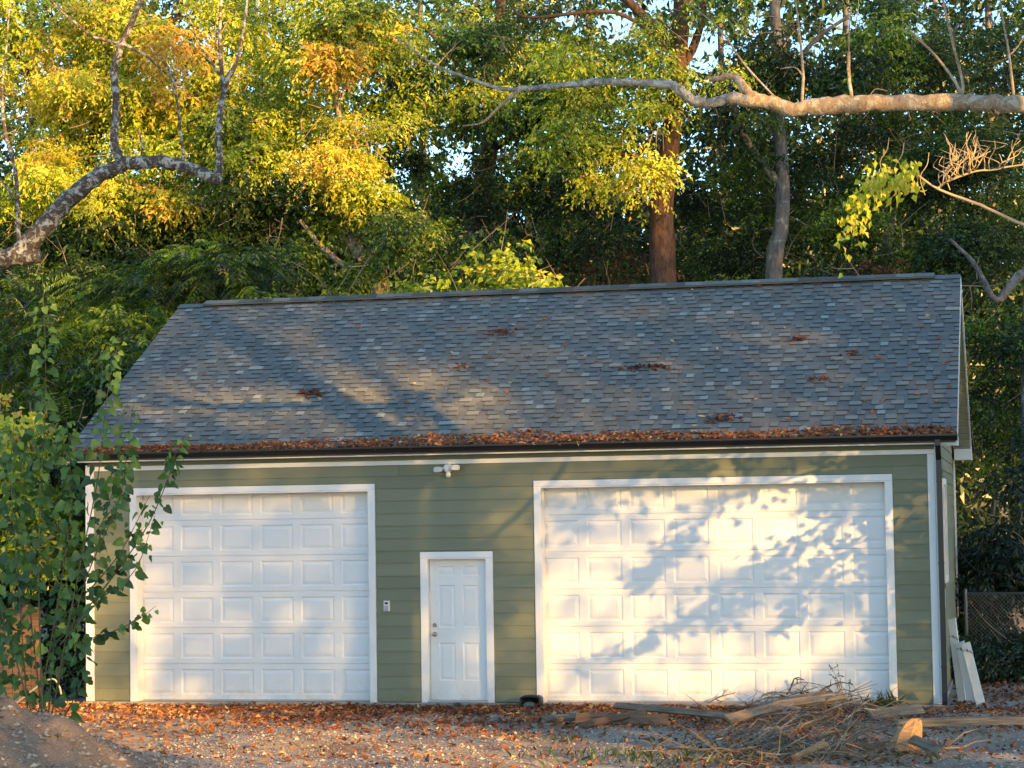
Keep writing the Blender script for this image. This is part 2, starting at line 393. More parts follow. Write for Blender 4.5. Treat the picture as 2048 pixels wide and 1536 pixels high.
# lap siding, one object per board
def lap(x0, x1, z0, z1, y=0.0):
    bb = Buf(); t = R.uniform(0, 1); yb = y-.024; yt = y-.012
    bb.add([(x0, yb, z0), (x1, yb, z0), (x1, yt, z1), (x0, yt, z1), (x0, y-.001, z0), (x1, y-.001, z0), (x1, y-.001, z1), (x0, y-.001, z1)],
           [(0, 1, 2, 3), (4, 5, 1, 0), (3, 2, 6, 7), (0, 3, 7, 4), (1, 5, 6, 2), (5, 4, 7, 6)], t)
    bb.build('siding_board', m_siding, g)
EXPO = 0.179
cas = TW+.006
nb = int(3.38/EXPO)+1
for k in range(nb):
    z0 = .012+k*EXPO; z1 = min(z0+EXPO-.002, 3.386); zc = (z0+z1)/2
    cuts = []
    for (xa, xb), h in ((LD, DH), (MD, MH), (RD, DH)):
        if z0 < h+cas: cuts.append((xa-cas, xb+cas, h+cas))
    x = W0+.10
    for ca, cb, top in cuts+[(W1-.10, None, 9)]:
        if top < z1 and cb is not None:
            lap(ca, cb, top+.002, z1)                       # strip above the casing
        if ca-x > .02:
            L = ca-x
            if L > 5:
                j = x+L*R.uniform(.3, .7); lap(x, j-.0015, z0, z1); lap(j+.0015, ca, z0, z1)
            else: lap(x, ca, z0, z1)
        x = cb
# side wall boards (right)
def lap_side(y0, y1, z0, z1, ya=None, yb=None):
    bb = Buf(); xo = W1-.02; t = R.uniform(0, 1); ya = y0 if ya is None else ya; yb = y1 if yb is None else yb
    bb.add([(xo+.024, y0, z0), (xo+.024, y1, z0), (xo+.012, yb, z1), (xo+.012, ya, z1), (xo+.001, y0, z0), (xo+.001, y1, z0), (xo+.001, yb, z1), (xo+.001, ya, z1)],
           [(0, 1, 2, 3), (4, 5, 1, 0), (3, 2, 6, 7), (0, 3, 7, 4), (1, 5, 6, 2), (5, 4, 7, 6)], t)
    bb.build('siding_board', m_siding, g)
WIN = (2.35, 3.25, 1.65, 3.0)
for k in range(31):
    z0 = .012+k*EXPO; z1 = z0+EXPO-.002
    if z1 > 5.7: break
    gy0 = lambda z: .09 if z < SOF-.1 else .09+(z-SOF+.1)*(RY-.09)/(RZ-.22-SOF+.1)
    a0, a1 = gy0(z0)+.01, gy0(z1)+.01; e0, e1 = DEP-gy0(z0), DEP-gy0(z1)
    if z1 > WIN[2]-.09 and z0 < WIN[3]+.09:
        lap_side(a0, WIN[0]-.095, z0, z1, a1); lap_side(WIN[1]+.095, e0, z0, z1, None, e1)
    else: lap_side(a0, e0, z0, z1, a1, e1)
# corner boards and frieze
def trim(name, x0, x1, y0, y1, z0, z1, mat=None, bev=.004, parent=None):
    bb = Buf(); box(bb, x0, x1, y0, y1, z0, z1, .5, bev); return bb.build(name, mat or m_white, parent or g)
trim('corner_board', W0-.0, W0+.095, -.034, .0, .0, 3.388); trim('corner_board', W0-.034, W0-.002, -.034, .10, .0, 3.48)
trim('corner_board', W1-.095, W1-.0, -.034, .0, .0, 3.388)
trim('corner_board', W1+.002, W1+.034, -.034, .10, .0, 3.48); trim('corner_board', W1+.002, W1+.034, DEP-.1, DEP+.03, .0, 3.48)
trim('frieze_board', W0, W1, -.034, .0, 3.39, 3.456)
trim('frieze_siding', W0, W1, -.020, .0, 3.458, SOF-.002, m_siding, 0)
# casings (three boards each) and jambs
for (xa, xb), h, nm in ((LD, DH, 'door_casing'), (RD, DH, 'door_casing'), (MD, MH, 'door_casing')):
    trim(nm, xa-TW, xa, -.040, -.001, -.003, h); trim(nm, xb, xb+TW, -.040, -.001, -.003, h); trim(nm, xa-TW, xb+TW, -.042, -.001, h+.001, h+TW)
def jamb(xa, xb, h, y1, th=.018):
    for a_, c_ in ((xa-.001, xa+th), (xb-th, xb+.001)): trim('door_jamb', a_, c_, -.036, y1, -.003, h-.0, None, 0)
    trim('door_jamb', xa+th+.001, xb-th-.001, -.036, y1, h-th, h, None, 0)
jamb(*LD, DH, .21); jamb(*RD, DH, .21); jamb(*MD, MH, .13)

def ring_panel(w, h, d0, i0, d1, i1):
    """stamped panel filling a w x h hole: slope down, slope back up to a raised field; front faces -Y"""
    bb = Buf(); rr = []
    for ins, dep in ((0, 0), (i0, d0), (i0+.012, d0), (i0+i1, d1)):
        rr += [(ins, dep, ins), (w-ins, dep, ins), (w-ins, dep, h-ins), (ins, dep, h-ins)]
    fs = []
    for k in range(3):
        for e in range(4):
            q = (e+1) % 4; fs.append((k*4+e, k*4+q, (k+1)*4+q, (k+1)*4+e))
    fs.append((12, 13, 14, 15)); bb.add(rr, fs); return bb
def grid_slab(b, x0, x1, z0, z1, y, th, holes, groove=0.0):
    """front sheet with rectangular holes, cut on the holes' grid lines"""
    xs = sorted({x0, x1, *[h[0] for h in holes], *[h[1] for h in holes]}); zs = sorted({z0, z1, *[h[2] for h in holes], *[h[3] for h in holes]})
    idx = {}; vs = []; fs = []
    def vi(x, z):
        if (x, z) not in idx: idx[(x, z)] = len(vs); vs.append((x, y, z))
        return idx[(x, z)]
    for i in range(len(xs)-1):
        for j in range(len(zs)-1):
            mx, mz = (xs[i]+xs[i+1])/2, (zs[j]+zs[j+1])/2
            if any(h[0] < mx < h[1] and h[2] < mz < h[3] for h in holes): continue
            fs.append((vi(xs[i], zs[j]), vi(xs[i+1], zs[j]), vi(xs[i+1], zs[j+1]), vi(xs[i], zs[j+1])))
    b.add(vs, fs)
    e = .003                                                 # rolled top and bottom edges, then the back
    b.add([(x0, y, z0), (x1, y, z0), (x1, y+e, z0-e), (x0, y+e, z0-e), (x0, y, z1), (x1, y, z1), (x1, y+e, z1+e), (x0, y+e, z1+e),
           (x0, y+th, z0-e), (x1, y+th, z0-e), (x1, y+th, z1+e), (x0, y+th, z1+e)],
          [(3, 2, 1, 0), (4, 5, 6, 7), (8, 9, 2, 3), (7, 6, 10, 11), (9, 8, 11, 10)])
def garage_door(xa, xb, cols, rows=6, y=.215):
    lo, hi = xa-.06, xb+.06                                   # the curtain overlaps the jambs from inside
    bb = Buf(); zt = DH+.12; hs = zt/rows; cw = (hi-lo)/cols; pw, ph = cw-.115, hs*.71; pans = []
    for r in range(rows):
        holes = []; z0 = r*hs+.010
        for c in range(cols):
            px = lo+c*cw+(cw-pw)/2; pz = z0+(hs-ph)/2-.006; holes.append((px, px+pw, pz, pz+ph)); pans.append((px, pz))
        grid_slab(bb, lo, hi, z0+.001, z0+hs-.008, y, .045, holes)
    box(bb, lo, hi, y+.05, y+.055, .0, zt+.02)
    d = bb.build('garage_door', m_door, g)
    me = ring_panel(pw, ph, .011, .018, .001, .050).mesh('panel', m_door)
    for px, pz in pans:
        o = obj('panel', me, d); o.location = (px, y, pz)
    bb = Buf(); box(bb, lo+.06, hi-.06, y-.012, y+.04, -.004, .016); bb.build('bottom_seal', m_grey_plastic, d)
    return d
garage_door(*LD, 6); garage_door(*RD, 8)
# entry door
def entry_door():
    xa, xb = MD[0]+.022, MD[1]-.022; y = .085; w = xb-xa; holes = []
    for cx in (xa+.125, xb-.125-.245):
        for z0, z1 in ((.30, .84), (1.05, 1.66), (1.79, 1.935)): holes.append((cx, cx+.245, z0, z1))
    bb = Buf(); grid_slab(bb, xa, xb, .03, MH-.026, y, .044, holes); d = bb.build('entry_door', m_door, g)
    for h in holes:
        o = obj('panel', ring_panel(h[1]-h[0], h[3]-h[2], .010, .014, .002, .045).mesh('panel', m_door), d); o.location = (h[0], y, h[2])
    for z, r in ((.96, .030), (1.09, .026)):
        bb = Buf(); p = np.array([(xa+.065, y-t, z) for t in (-.002, .010, .012, .030, .036, .048, .058, .062)])
        rr = np.array([r*1.1, r*1.1, r*.5, r*.45, r*.8, r, r*.75, .004] if z < 1 else [r*1.15, r*1.15, r*1.05, r*.95, r*.9, r*.5, r*.3, .003])
        tube(bb, p, rr, 14); bb.build('door_knob' if z < 1 else 'deadbolt', m_nickel, d, True)
    bb = Buf(); box(bb, MD[0]+.002, MD[1]-.002, -.045, .12, -.003, .026, .5, .006); bb.build('threshold', m_grey_plastic, g)
    for z in (.25, 1.05, 1.85):
        bb = Buf(); tube(bb, [(xb+.004, y-.008, z-.05), (xb+.004, y-.008, z+.05)], .008, 8); bb.build('hinge', m_nickel, d)
entry_door()
# side window (right wall), seen at a sharp angle
xo = W1+.004
wf = Buf()
for a_, c_, z0, z1 in ((WIN[0]-.09, WIN[0], WIN[2]-.09, WIN[3]+.09), (WIN[1], WIN[1]+.09, WIN[2]-.09, WIN[3]+.09), (WIN[0], WIN[1], WIN[2]-.09, WIN[2]), (WIN[0], WIN[1], WIN[3], WIN[3]+.09)):
    box(wf, xo-.02, xo+.045, a_, c_, z0, z1)
w = wf.build('window', m_white, g)
bb = Buf(); box(bb, xo-.018, xo-.004, WIN[0], WIN[1], WIN[2], WIN[3]); bb.build('pane', m_glass, w)
bb = Buf(); box(bb, xo-.003, xo+.018, WIN[0]+.001, WIN[1]-.001, (WIN[2]+WIN[3])/2-.02, (WIN[2]+WIN[3])/2+.02); bb.build('sash_bar', m_white, w)
# roof: deck, rear slope, soffits, fascia, rakes
sl = np.array([0, RY-EY, RZ-EZ]); SL = np.linalg.norm(sl); sl = sl/SL; sn = np.array([0, -sl[2], sl[1]])
roof = Buf(); th = .13
for (ya, za), (yb, zb) in (((EY, EZ), (RY, RZ)), ((2*RY-EY, EZ), (RY, RZ))):
    o_ = .012
    roof.add([(X0+.02, ya, za-o_), (X1-.02, ya, za-o_), (X1-.02, yb, zb-o_), (X0+.02, yb, zb-o_), (X0+.02, ya, za-th), (X1-.02, ya, za-th), (X1-.02, yb, zb-th), (X0+.02, yb, zb-th)],
             [(0, 1, 2, 3), (7, 6, 5, 4), (4, 5, 1, 0), (5, 6, 2, 1), (3, 7, 4, 0)])
roof = roof.build('roof', m_shingle, g)
NC = 36; EX = SL/NC
VAR = [(round(wd, 3), tn, tk) for wd, tn, tk in zip(R.uniform(.08, .19, 16), [.26, .36, .32, .44, .36, .48, .40, .50, .42, .56, .32, .60, .38, .68, .28, .88], [.004, .018]*8)]
def tab_verts(wd, tk):
    e0, e1 = -.006, EX+.03
    p = []
    for s_, n_ in ((e0, tk+.004), (e1, .002)):
        for x_ in (.0015, wd-.0015): p.append(np.array([x_, 0, 0])+sl*s_+sn*n_)
    for s_ in (e0, e1):
        for x_ in (.0015, wd-.0015): p.append(np.array([x_, 0, 0])+sl*s_-sn*.006)
    return np.array(p)
TABF = [(0, 1, 3, 2), (4, 5, 1, 0), (0, 2, 6, 4), (1, 5, 7, 3)]
tabs = []
for c in range(NC):
    x = X0; s0 = c*EX; last = int(R.integers(0, 2))
    while x < X1-.01:
        last = (2*int(R.integers(0, 7))+(1-last % 2)) if R.uniform() < .85 else int(R.integers(0, 14)); pool = last if R.uniform() < .965 else 15
        wd, tn, tk = VAR[pool]; full = True
        if x+wd > X1-.06: wd = X1-x; full = False
        base = np.array([x, EY, EZ])+sl*s0; tabs.append((base, wd, tn, tk, pool if full else None)); x += wd
d = [np.linalg.norm(t[0]-CAM) if t[4] is not None else 1e9 for t in tabs]; order = set(np.argsort(d)[:300].tolist())
vm = []
for wd, tn, tk in VAR:
    bb = Buf(); v_ = tab_verts(wd, tk); bb.add(v_, TABF[:1]+TABF[2:], tn); bb.add(v_, TABF[1:2], .0 if tk > .01 else tn*.6); vm.append(bb.mesh('shingle', m_shingle))  # butt faces toned darker: the tabs' shadow line put into the colour
rest = Buf()
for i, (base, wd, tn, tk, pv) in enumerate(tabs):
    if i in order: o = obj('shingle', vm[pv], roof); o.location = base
    else: v_ = base+tab_verts(wd, tk); rest.add(v_, TABF[:1]+TABF[2:], tn); rest.add(v_, TABF[1:2], .0 if tk > .01 else tn*.6)  # same painted shadow line on the butt faces
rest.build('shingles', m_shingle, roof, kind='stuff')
# rear slope, shingle courses
bb = Buf(); n2 = np.array([0, sl[2], sl[1]]); s2 = np.array([0, -sl[1], sl[2]])
for c in range(NC):
    p0 = np.array([X0, 2*RY-EY, EZ])+s2*c*EX; p1 = p0+np.array([X1-X0, 0, 0])
    bb.add([p0+n2*.012, p1+n2*.012, p1+s2*EX, p0+s2*EX, p0-n2*.005, p1-n2*.005], [(1, 0, 3, 2), (4, 0, 1, 5)], R.uniform(.2, .5))
bb.build('rear_shingles', m_shingle, roof, kind='stuff')
# ridge vent
bb = Buf(); xa, xb = .22, 12.30
for sgn in (1, -1):
    pts = [(0, .056), (.17, -.005), (.17, -.035), (.0, .04)]
    P = [(x_, RY-sgn*dy, RZ+dz) for x_ in (xa, xb) for dy, dz in pts]
    bb.add(P, [(0, 1, 5, 4), (1, 2, 6, 5), (2, 3, 7, 6), (0, 3, 2, 1), (4, 5, 6, 7)], .28)
rv = bb.build('ridge_vent', m_shingle, roof)
for k in range(40):
    x_ = xa+(xb-xa)*k/40; L = (xb-xa)/40; tn = R.choice([.15, .25, .35, .45, .6]); bb = Buf()
    for sgn in (1, -1):
        q = [(x_+.002, RY, RZ+.066), (x_+L-.002, RY, RZ+.061), (x_+L-.002, RY-sgn*.18, RZ-.004), (x_+.002, RY-sgn*.18, RZ+.001)]
        bb.add(q+[(p[0], p[1], p[2]-.006) for p in q], [(0, 3, 2, 1) if sgn > 0 else (0, 1, 2, 3), (2, 3, 7, 6), (0, 4, 7, 3), (1, 2, 6, 5)], tn)
    bb.build('ridge_cap', m_shingle, roof)
bb = Buf()
for sgn in (0, 1):                                            # flat end strips of the ridge
    xa_, xb_ = ((X0, .218), (12.302, X1))[sgn]
    for s_ in (1, -1): bb.add([(xa_, RY, RZ+.02), (xb_, RY, RZ+.02), (xb_, RY-s_*.15, RZ-.055), (xa_, RY-s_*.15, RZ-.055)], [(0, 3, 2, 1) if s_ > 0 else (0, 1, 2, 3)], .4)
bb.build('ridge_cap', m_shingle, roof)
trim('fascia', X0+.01, X1-.01, EY+.001, EY+.022, SOF-.012, EZ-.045, None, 0)
trim('fascia', X0+.01, X1-.01, 2*RY-EY-.022, 2*RY-EY-.001, SOF-.012, EZ-.045, None, 0)
trim('soffit', X0+.02, X1-.02, EY+.024, -.002, SOF, SOF+.012, m_soffit, 0)
trim('soffit', X0+.02, X1-.02, DEP+.032, 2*RY-EY-.024, SOF, SOF+.012, m_soffit, 0)
for xr0, xr1 in ((X1-.018, X1+.006), (X0-.006, X0+.018)):
    for sg in (0, 1):
        bb = Buf(); ya = EY if not sg else 2*RY-EY
        P = [(x_, y_, z_) for x_ in (xr0, xr1) for y_, z_ in ((ya, EZ-.014), (RY, RZ-.014), (RY, RZ-.19), (ya, EZ-.175))]
        bb.add(P, [(0, 1, 2, 3), (7, 6, 5, 4), (0, 4, 5, 1), (3, 2, 6, 7), (0, 3, 7, 4), (1, 5, 6, 2)]); bb.build('rake_board', m_white, g)
# ribbed soffit under the right rakes
for sg in (0, 1):
    ya = EY+.03 if not sg else 2*RY-EY-.03; n_ = 24
    for k in range(n_):
        f0, f1 = k/n_, (k+1)/n_-.004; y0, y1 = ya+(RY-ya)*f0, ya+(RY-ya)*f1; z0, z1 = EZ-.155+(RZ-EZ)*f0, EZ-.155+(RZ-EZ)*f1
        bb = Buf(); P = [(x_, y_, z_+o_) for o_ in (0, .014) for x_, y_, z_ in ((W1+.006, y0, z0), (X1-.02, y0, z0), (X1-.02, y1, z1-.006), (W1+.006, y1, z1-.006))]
        bb.add(P, BOXF); bb.build('soffit_panel', m_soffit, g)
# boxed eave returns at the corners
for ya, yb in ((EY+.025, .03), (DEP+.0, 2*RY-EY-.0)):
    trim('eave_return', W1+.036, X1+.012, ya, yb, SOF-.035, EZ-.06, None, 0)
trim('eave_return', W1+.036, X1+.012, DEP-.35, DEP-.002, SOF-.035, EZ+.02, None, 0)
# K-style gutter and downspout
def gutter():
    bb = Buf(); prof = [(-.002, .0), (-.105, .0), (-.132, -.018), (-.118, -.055), (-.085, -.085), (-.002, -.085)]; pin = [(-.010, -.004), (-.100, -.004), (-.112, -.05), (-.08, -.078), (-.010, -.078)]
    xa, xb = X0-.02, X1+.005; n = len(prof)
    pr = [(-.002, .012), (-.002, -.085), (-.088, -.085), (-.105, -.05), (-.128, -.022), (-.128, .004), (-.112, .004), (-.112, -.016), (-.092, -.05), (-.08, -.078), (-.01, -.078), (-.01, .012)]
    n = len(pr); P = [(x_, EY+dy, EZ-.018+dz) for x_ in (xa, xb) for dy, dz in pr]
    fs = [(i, (i+1) % n, n+(i+1) % n, n+i) for i in range(n)]
    bb.add(P, fs); 
    for x_, s_ in ((xa, 1), (xb, -1)):
        box(bb, x_-.002, x_+.002, EY-.128, EY-.003, EZ-.10, EZ-.012)
    return bb.build('gutter', m_black, g)
gut = gutter()
bb = Buf()
for k in range(21): x_ = X0+.2+k*.62; box(bb, x_, x_+.02, EY-.11, EY-.002, EZ-.020, EZ-.014)
bb.build('hanger', m_black, gut)
bb = Buf(); xd = 12.44
def rect_tube(bb, pts, hw, hd):
    pts = np.array(pts); vs = []
    for p in pts: vs += [p+np.array(o_) for o_ in ((-hw, -hd, 0), (hw, -hd, 0), (hw, hd, 0), (-hw, hd, 0))]
    fs = []
    for k in range(len(pts)-1):
        for e in range(4): q = (e+1) % 4; fs.append((k*4+e, k*4+q, (k+1)*4+q, (k+1)*4+e))
    fs.append((3, 2, 1, 0)); fs.append(tuple(len(vs)-4+k for k in range(4))); bb.add(vs, fs)
rect_tube(bb, [(xd, EY-.06, EZ-.09), (xd, EY-.06, EZ-.17), (xd, -.085, EZ-.36), (xd, -.085, .16), (xd, -.16, .05), (xd, -.26, .01)], .036, .045)
dsp = bb.build('downspout', m_black, g)
for z in (.5, 1.9, 3.0):
    bb = Buf(); box(bb, xd-.041, xd+.041, -.135, -.036, z, z+.022); bb.build('strap', m_black, dsp)
trim('utility_box', W1+.006, W1+.075, .55, .72, 1.28, 1.55, m_fixture, 0)

# ------------------------------------------------------------------ fixtures on the wall
p = at(896, 938, -.05)
sl_ = thing('security_light', 'white twin-head security light with motion sensor on the siding between the doors', 'security light', tuple(p))
bb = Buf(); tube(bb, [(0, .03, .012), (0, -.02, .012), (0, -.045, .012), (0, -.062, .012), (0, -.068, .012)], [.066, .066, .058, .036, .006], 20); bb.build('base', m_fixture, sl_)
for sgn in (-1, 1):
    bb = Buf(); c = np.array([sgn*.125, -.085, .006+.012*sgn]); fd = nrm(np.array([sgn*.45, -.85, -.28])); sd = nrm(np.cross(fd, UP)); u_ = np.cross(sd, fd)
    tube(bb, [c-sd*.066, c-sd*.060, c-sd*.02, c+sd*.02, c+sd*.060, c+sd*.066], [.020, .034, .040, .040, .034, .020], 12)
    hd = bb.build('lamp_head', m_fixture, sl_)
    bb = Buf(); obox(bb, c+fd*.036, sd*.050, fd*.006, u_*.026); bb.build('lens', m_lens, hd)
    bb = Buf(); tube(bb, [(sgn*.02, -.012, .0), (sgn*.045, -.05, .012), c-fd*.03], .012, 8); bb.build('arm', m_fixture, sl_)
bb = Buf(); tube(bb, [(.0, -.01, -.01), (.01, -.04, -.035), (.015, -.05, -.06)], .014, 8); bb.build('sensor_arm', m_fixture, sl_)
bb = Buf(); zz = np.linspace(-1, 1, 9); tube(bb, [(.018, -.058, -.082+.042*t) for t in zz], np.maximum(.038*np.sqrt(1-zz**2*.93), .004), 14); bb.build('sensor', m_fixture, sl_, True)
p = at(774, 1212, -.03)
kp = thing('keypad', 'small white keypad box on the siding left of the entry door', 'keypad', tuple(p))
bb = Buf(); box(bb, -.043, .043, -.035, .012, -.075, .075, .5, .01); bb.build('case', m_fixture, kp)
bb = Buf(); box(bb, -.030, .030, -.040, -.034, -.062, .010, .5, .003); bb.build('flip_cover', m_grey_plastic, kp)
bb = Buf(); box(bb, -.025, .025, -.038, -.034, .025, .055, .5, .002); bb.build('display', m_glass, kp)

# ------------------------------------------------------------------ trees that shade the place from across the yard (outside the frame)
AH = np.array([math.cos(SUN_AZ), math.sin(SUN_AZ), 0.0]); AW = np.cross(SUN, AH); AW = AW if AW[2] > 0 else -AW
def uw(P): P = np.asarray(P, float); return P @ AH, P @ AW
def roofpt(x, y):
    d_ = CF + CR*(x-1024)/FPX - CU*(y-768)/FPX; o_ = np.array([0, EY, EZ])
    return CAM + d_*(((o_-CAM) @ sn)/(d_ @ sn))
GAPS = []                                                     # openings in the canopy: (u, w, size, how open)
def gap(P, s, a): u_, w_ = uw(P); GAPS.append((float(u_), float(w_), s, a))
for x, y, s_, a in ((195, 1280, .33, .95), (210, 1130, .28, .85), (200, 1010, .26, .7), (262, 1330, .22, .7), (170, 1390, .36, .8), (420, 960, .3, .12),
                    (820, 1340, .45, .35), (862, 1260, .2, .6), (960, 930, .4, .30), (1250, 1150, .75, 1.0), (1330, 1290, .7, 1.1), (1480, 1300, .65, 1.0), (1130, 1040, .5, .8), (1120, 1230, .5, .7),
                    (1600, 1060, .65, 1.0), (1430, 1010, .6, .9), (1640, 1240, .45, .6), (1320, 1370, .5, .7), (1870, 1395, .14, .7), (1400, 905, .45, .6), (1750, 1190, .3, .35),
                    (1150, 900, .4, .5), (600, 915, .4, .4), (250, 920, .3, .4)): gap(at(x, y, 0), s_, a*(.38 if x > 1000 else .42))
for x, y, s_, a in ((470, 650, .45, .34), (600, 690, .45, .36), (690, 730, .5, .42), (800, 770, .5, .42), (930, 790, .45, .36), (1060, 720, .5, .25), (1180, 810, .4, .3), (1500, 830, .5, .34),
                    (1620, 700, .5, .2), (330, 800, .6, .25), (420, 720, .4, .2), (1350, 640, .4, .12), (560, 740, 1.1, .16), (1150, 740, 1.2, .12)): gap(roofpt(x, y), s_, a*.50)
for x, y, Y, s_, a in ((330, 1430, -1.6, .5, .9), (150, 1420, -1.0, .6, .9), (480, 1435, -1.8, .35, .5), (60, 1250, .8, .8, .4), (1100, 1440, -2, .4, .3), (1810, 1490, -5, .3, .45), (1200, 1470, -4.5, .5, .3), (1560, 1490, -4.5, .3, .6),
                       (1650, 205, -8, .35, 1.), (1800, 205, -8, .35, .8), (1500, 190, -8, .3, .7), (1760, 390, -6, .6, 1.), (1840, 350, -6, .5, 1.), (1700, 430, -6, .4, .9), (1950, 340, -6, .3, .8), (40, 510, -3, .3, .4),
                       (700, 390, 13, 1.1, .8), (730, 500, 13, .8, .6), (1080, 560, 10, .5, .9), (900, 570, 10, .5, .6), (1260, 350, 12, .8, .8), (1380, 120, 12, 1.0, .8), (1120, 160, 14, 1.0, .7), (1040, 540, 10, .5, .8),
                       (560, 250, 13, 1.3, .6), (900, 200, 13, 1.2, .5), (1335, 330, 13, .25, .6), (1990, 900, 16, .7, .8), (1960, 860, 16, .6, .7), (1500, 60, 14, .8, .4), (1950, 120, 14, .9, .4), (90, 590, -6, .4, .6), (240, 720, -6, .35, .55), (90, 850, -6, .5, .22), (120, 1050, -6, .5, .15), (120, 620, 6, .9, .25), (900, 1500, -5.7, .7, .95), (650, 1490, -5.2, .65, .95), (400, 1490, -5.2, .65, .9), (1150, 1490, -5.2, .6, .6), (1350, 1490, -5, .5, .5), (1700, 1490, -5, .5, .4), (700, 1440, -2, .3, .4), (60, 1440, -8.5, .9, .08), (200, 1500, -8.5, .7, .10), (280, 610, 7, .9, .3)):
    gap(at(x, y, Y), s_, a)
GA = np.array(GAPS)
def opening(u, w):
    t = np.full(u.shape, .035)
    for u0, w0, s_, a in GA: t = np.maximum(t, np.clip(.035+a*np.exp(-((u-u0)**2+(w-w0)**2)/(2*s_*s_)), 0, 1))
    top = np.interp(u, [-9, -3, 1, 3.5, 6, 10, 12, 14, 20, 26], [7.4, 7.6, 7.9, 9.2, 10.3, 11.2, 12.6, 13.8, 14.8, 15])
    n = vnoise(u*.9+5, w*.9+3)-.5
    t = np.where(w > top+n*2.4, np.clip(.82+1.9*(vnoise(u*1.25, w*1.25+2)-.5)+1.7*(vnoise(u*3.1, w*3.1+7)-.5), .08, 1), t)
    m_ = 1.0+.5*(vnoise(u*1.7, w*1.7)-.5)+.5*(vnoise(u*.6+9, w*.6)-.5)
    return np.clip(t*m_, .015, .98)
u0, u1, w0, w1 = -9.5, 22.0, -4.6, 16.5
LB, WB = .22, .16; a_leaf = .5*LB*WB*.55
nmax = int((u1-u0)*(w1-w0)*(-math.log(.02))/a_leaf)
u_, w_ = R.uniform(u0, u1, nmax), R.uniform(w0, w1, nmax)
keep = R.uniform(0, 1, nmax) < (-np.log(opening(u_, w_)))/(-math.log(.02)); u_, w_ = u_[keep], w_[keep]
tt = R.uniform(44, 52, len(u_)); P_ = u_[:, None]*AH+w_[:, None]*AW+tt[:, None]*SUN
for k, (ua, ub) in enumerate(((-10, -1), (-1, 7), (7, 15), (15, 30))):
    sel = (u_ >= ua) & (u_ < ub); uc = (-6.5, 3.9, 9.6, 19.5)[k]; c0 = uc*AH+48*np.array([SUN[0], SUN[1], 0])
    t = thing('shade_tree', 'tall leafy tree across the yard behind the viewpoint shading the garage', 'tree', (c0[0], c0[1], 0), 'trees across the yard')
    bb = Buf(); leaves_np(bb, P_[sel]-t.location, R.normal(0, 1, (sel.sum(), 3)), R.normal(0, 1, (sel.sum(), 3)), LB, WB, R.uniform(.2, .8, sel.sum()))
    bb.build('crown', m_leaf, t, kind='stuff')
    bb = Buf(); tube(bb, spline([(0, 0, -.2), (.1, .2, 4), (-.2, 0, 8), (.1, .1, 14)], 4), np.linspace(.35, .12, 13), 9, rough=.06)
    for q in range(6):
        a = q*2.2; z = 5+q*1.3; tube(bb, spline([(0, 0, z), (1.5*math.cos(a), 1.5*math.sin(a), z+1.2), (3.6*math.cos(a), 3.6*math.sin(a), z+1.8)], 3), np.linspace(.11, .03, 7), 6)
    bb.build('trunk', m_bark_brown, t, True)

# ------------------------------------------------------------------ the wood behind
HOLES = [(1405, 95, 95, 75), (1235, 55, 55, 45), (1130, 30, 40, 25), (1320, 10, 50, 25), (345, 135, 24, 20), (470, 172, 12, 12), (912, 335, 34, 34), (800, 345, 30, 25), (1045, 432, 52, 30),
         (370, 455, 12, 10), (1640, 205, 50, 26), (1700, 40, 70, 34), (1975, 30, 40, 34), (1510, 30, 26, 36), (990, 270, 26, 16), (925, 300, 40, 20), (860, 300, 20, 16), (1090, 262, 18, 12), (1600, 95, 40, 30), (1830, 60, 40, 30)]
def px_of(P):
    d_ = np.asarray(P)-CAM; z = d_ @ CF; return 1024+FPX*(d_ @ CR)/z, 768-FPX*(d_ @ CU)/z
def open_sky(P, strength=1.0):
    """true where a leaf would fill one of the gaps in the canopy"""
    x, y = px_of(P); m_ = np.zeros(len(P), bool); r_ = R.uniform(0, 1, len(P))
    for hx, hy, rx, ry in HOLES:
        q = ((x-hx)/(rx*.72))**2+((y-hy)/(ry*.72))**2; m_ |= (q < 1.15) & (r_ < strength*np.clip(1.5-q, .25, 1))
    return m_
def wpath(pts): return np.array([at(x, y, Y) for x, y, Y, r in pts]), np.array([r*mpp(Y, x) for x, y, Y, r in pts])
def limb_tube(b, pts, n=5, sides=9, rough=.07, tone=.5):
    P, r = wpath(pts); s_ = spline(np.hstack([P, r[:, None]]), n); s_[:, :3] += R.normal(0, 1, (len(s_), 3))*np.minimum(s_[:, 3:], .1)*.09; s_[:, 3] *= 1+.045*np.maximum(R.normal(0, 1, len(s_)), -1)
    tube(b, s_[:, :3], np.maximum(s_[:, 3], .003), sides, tone, rough)
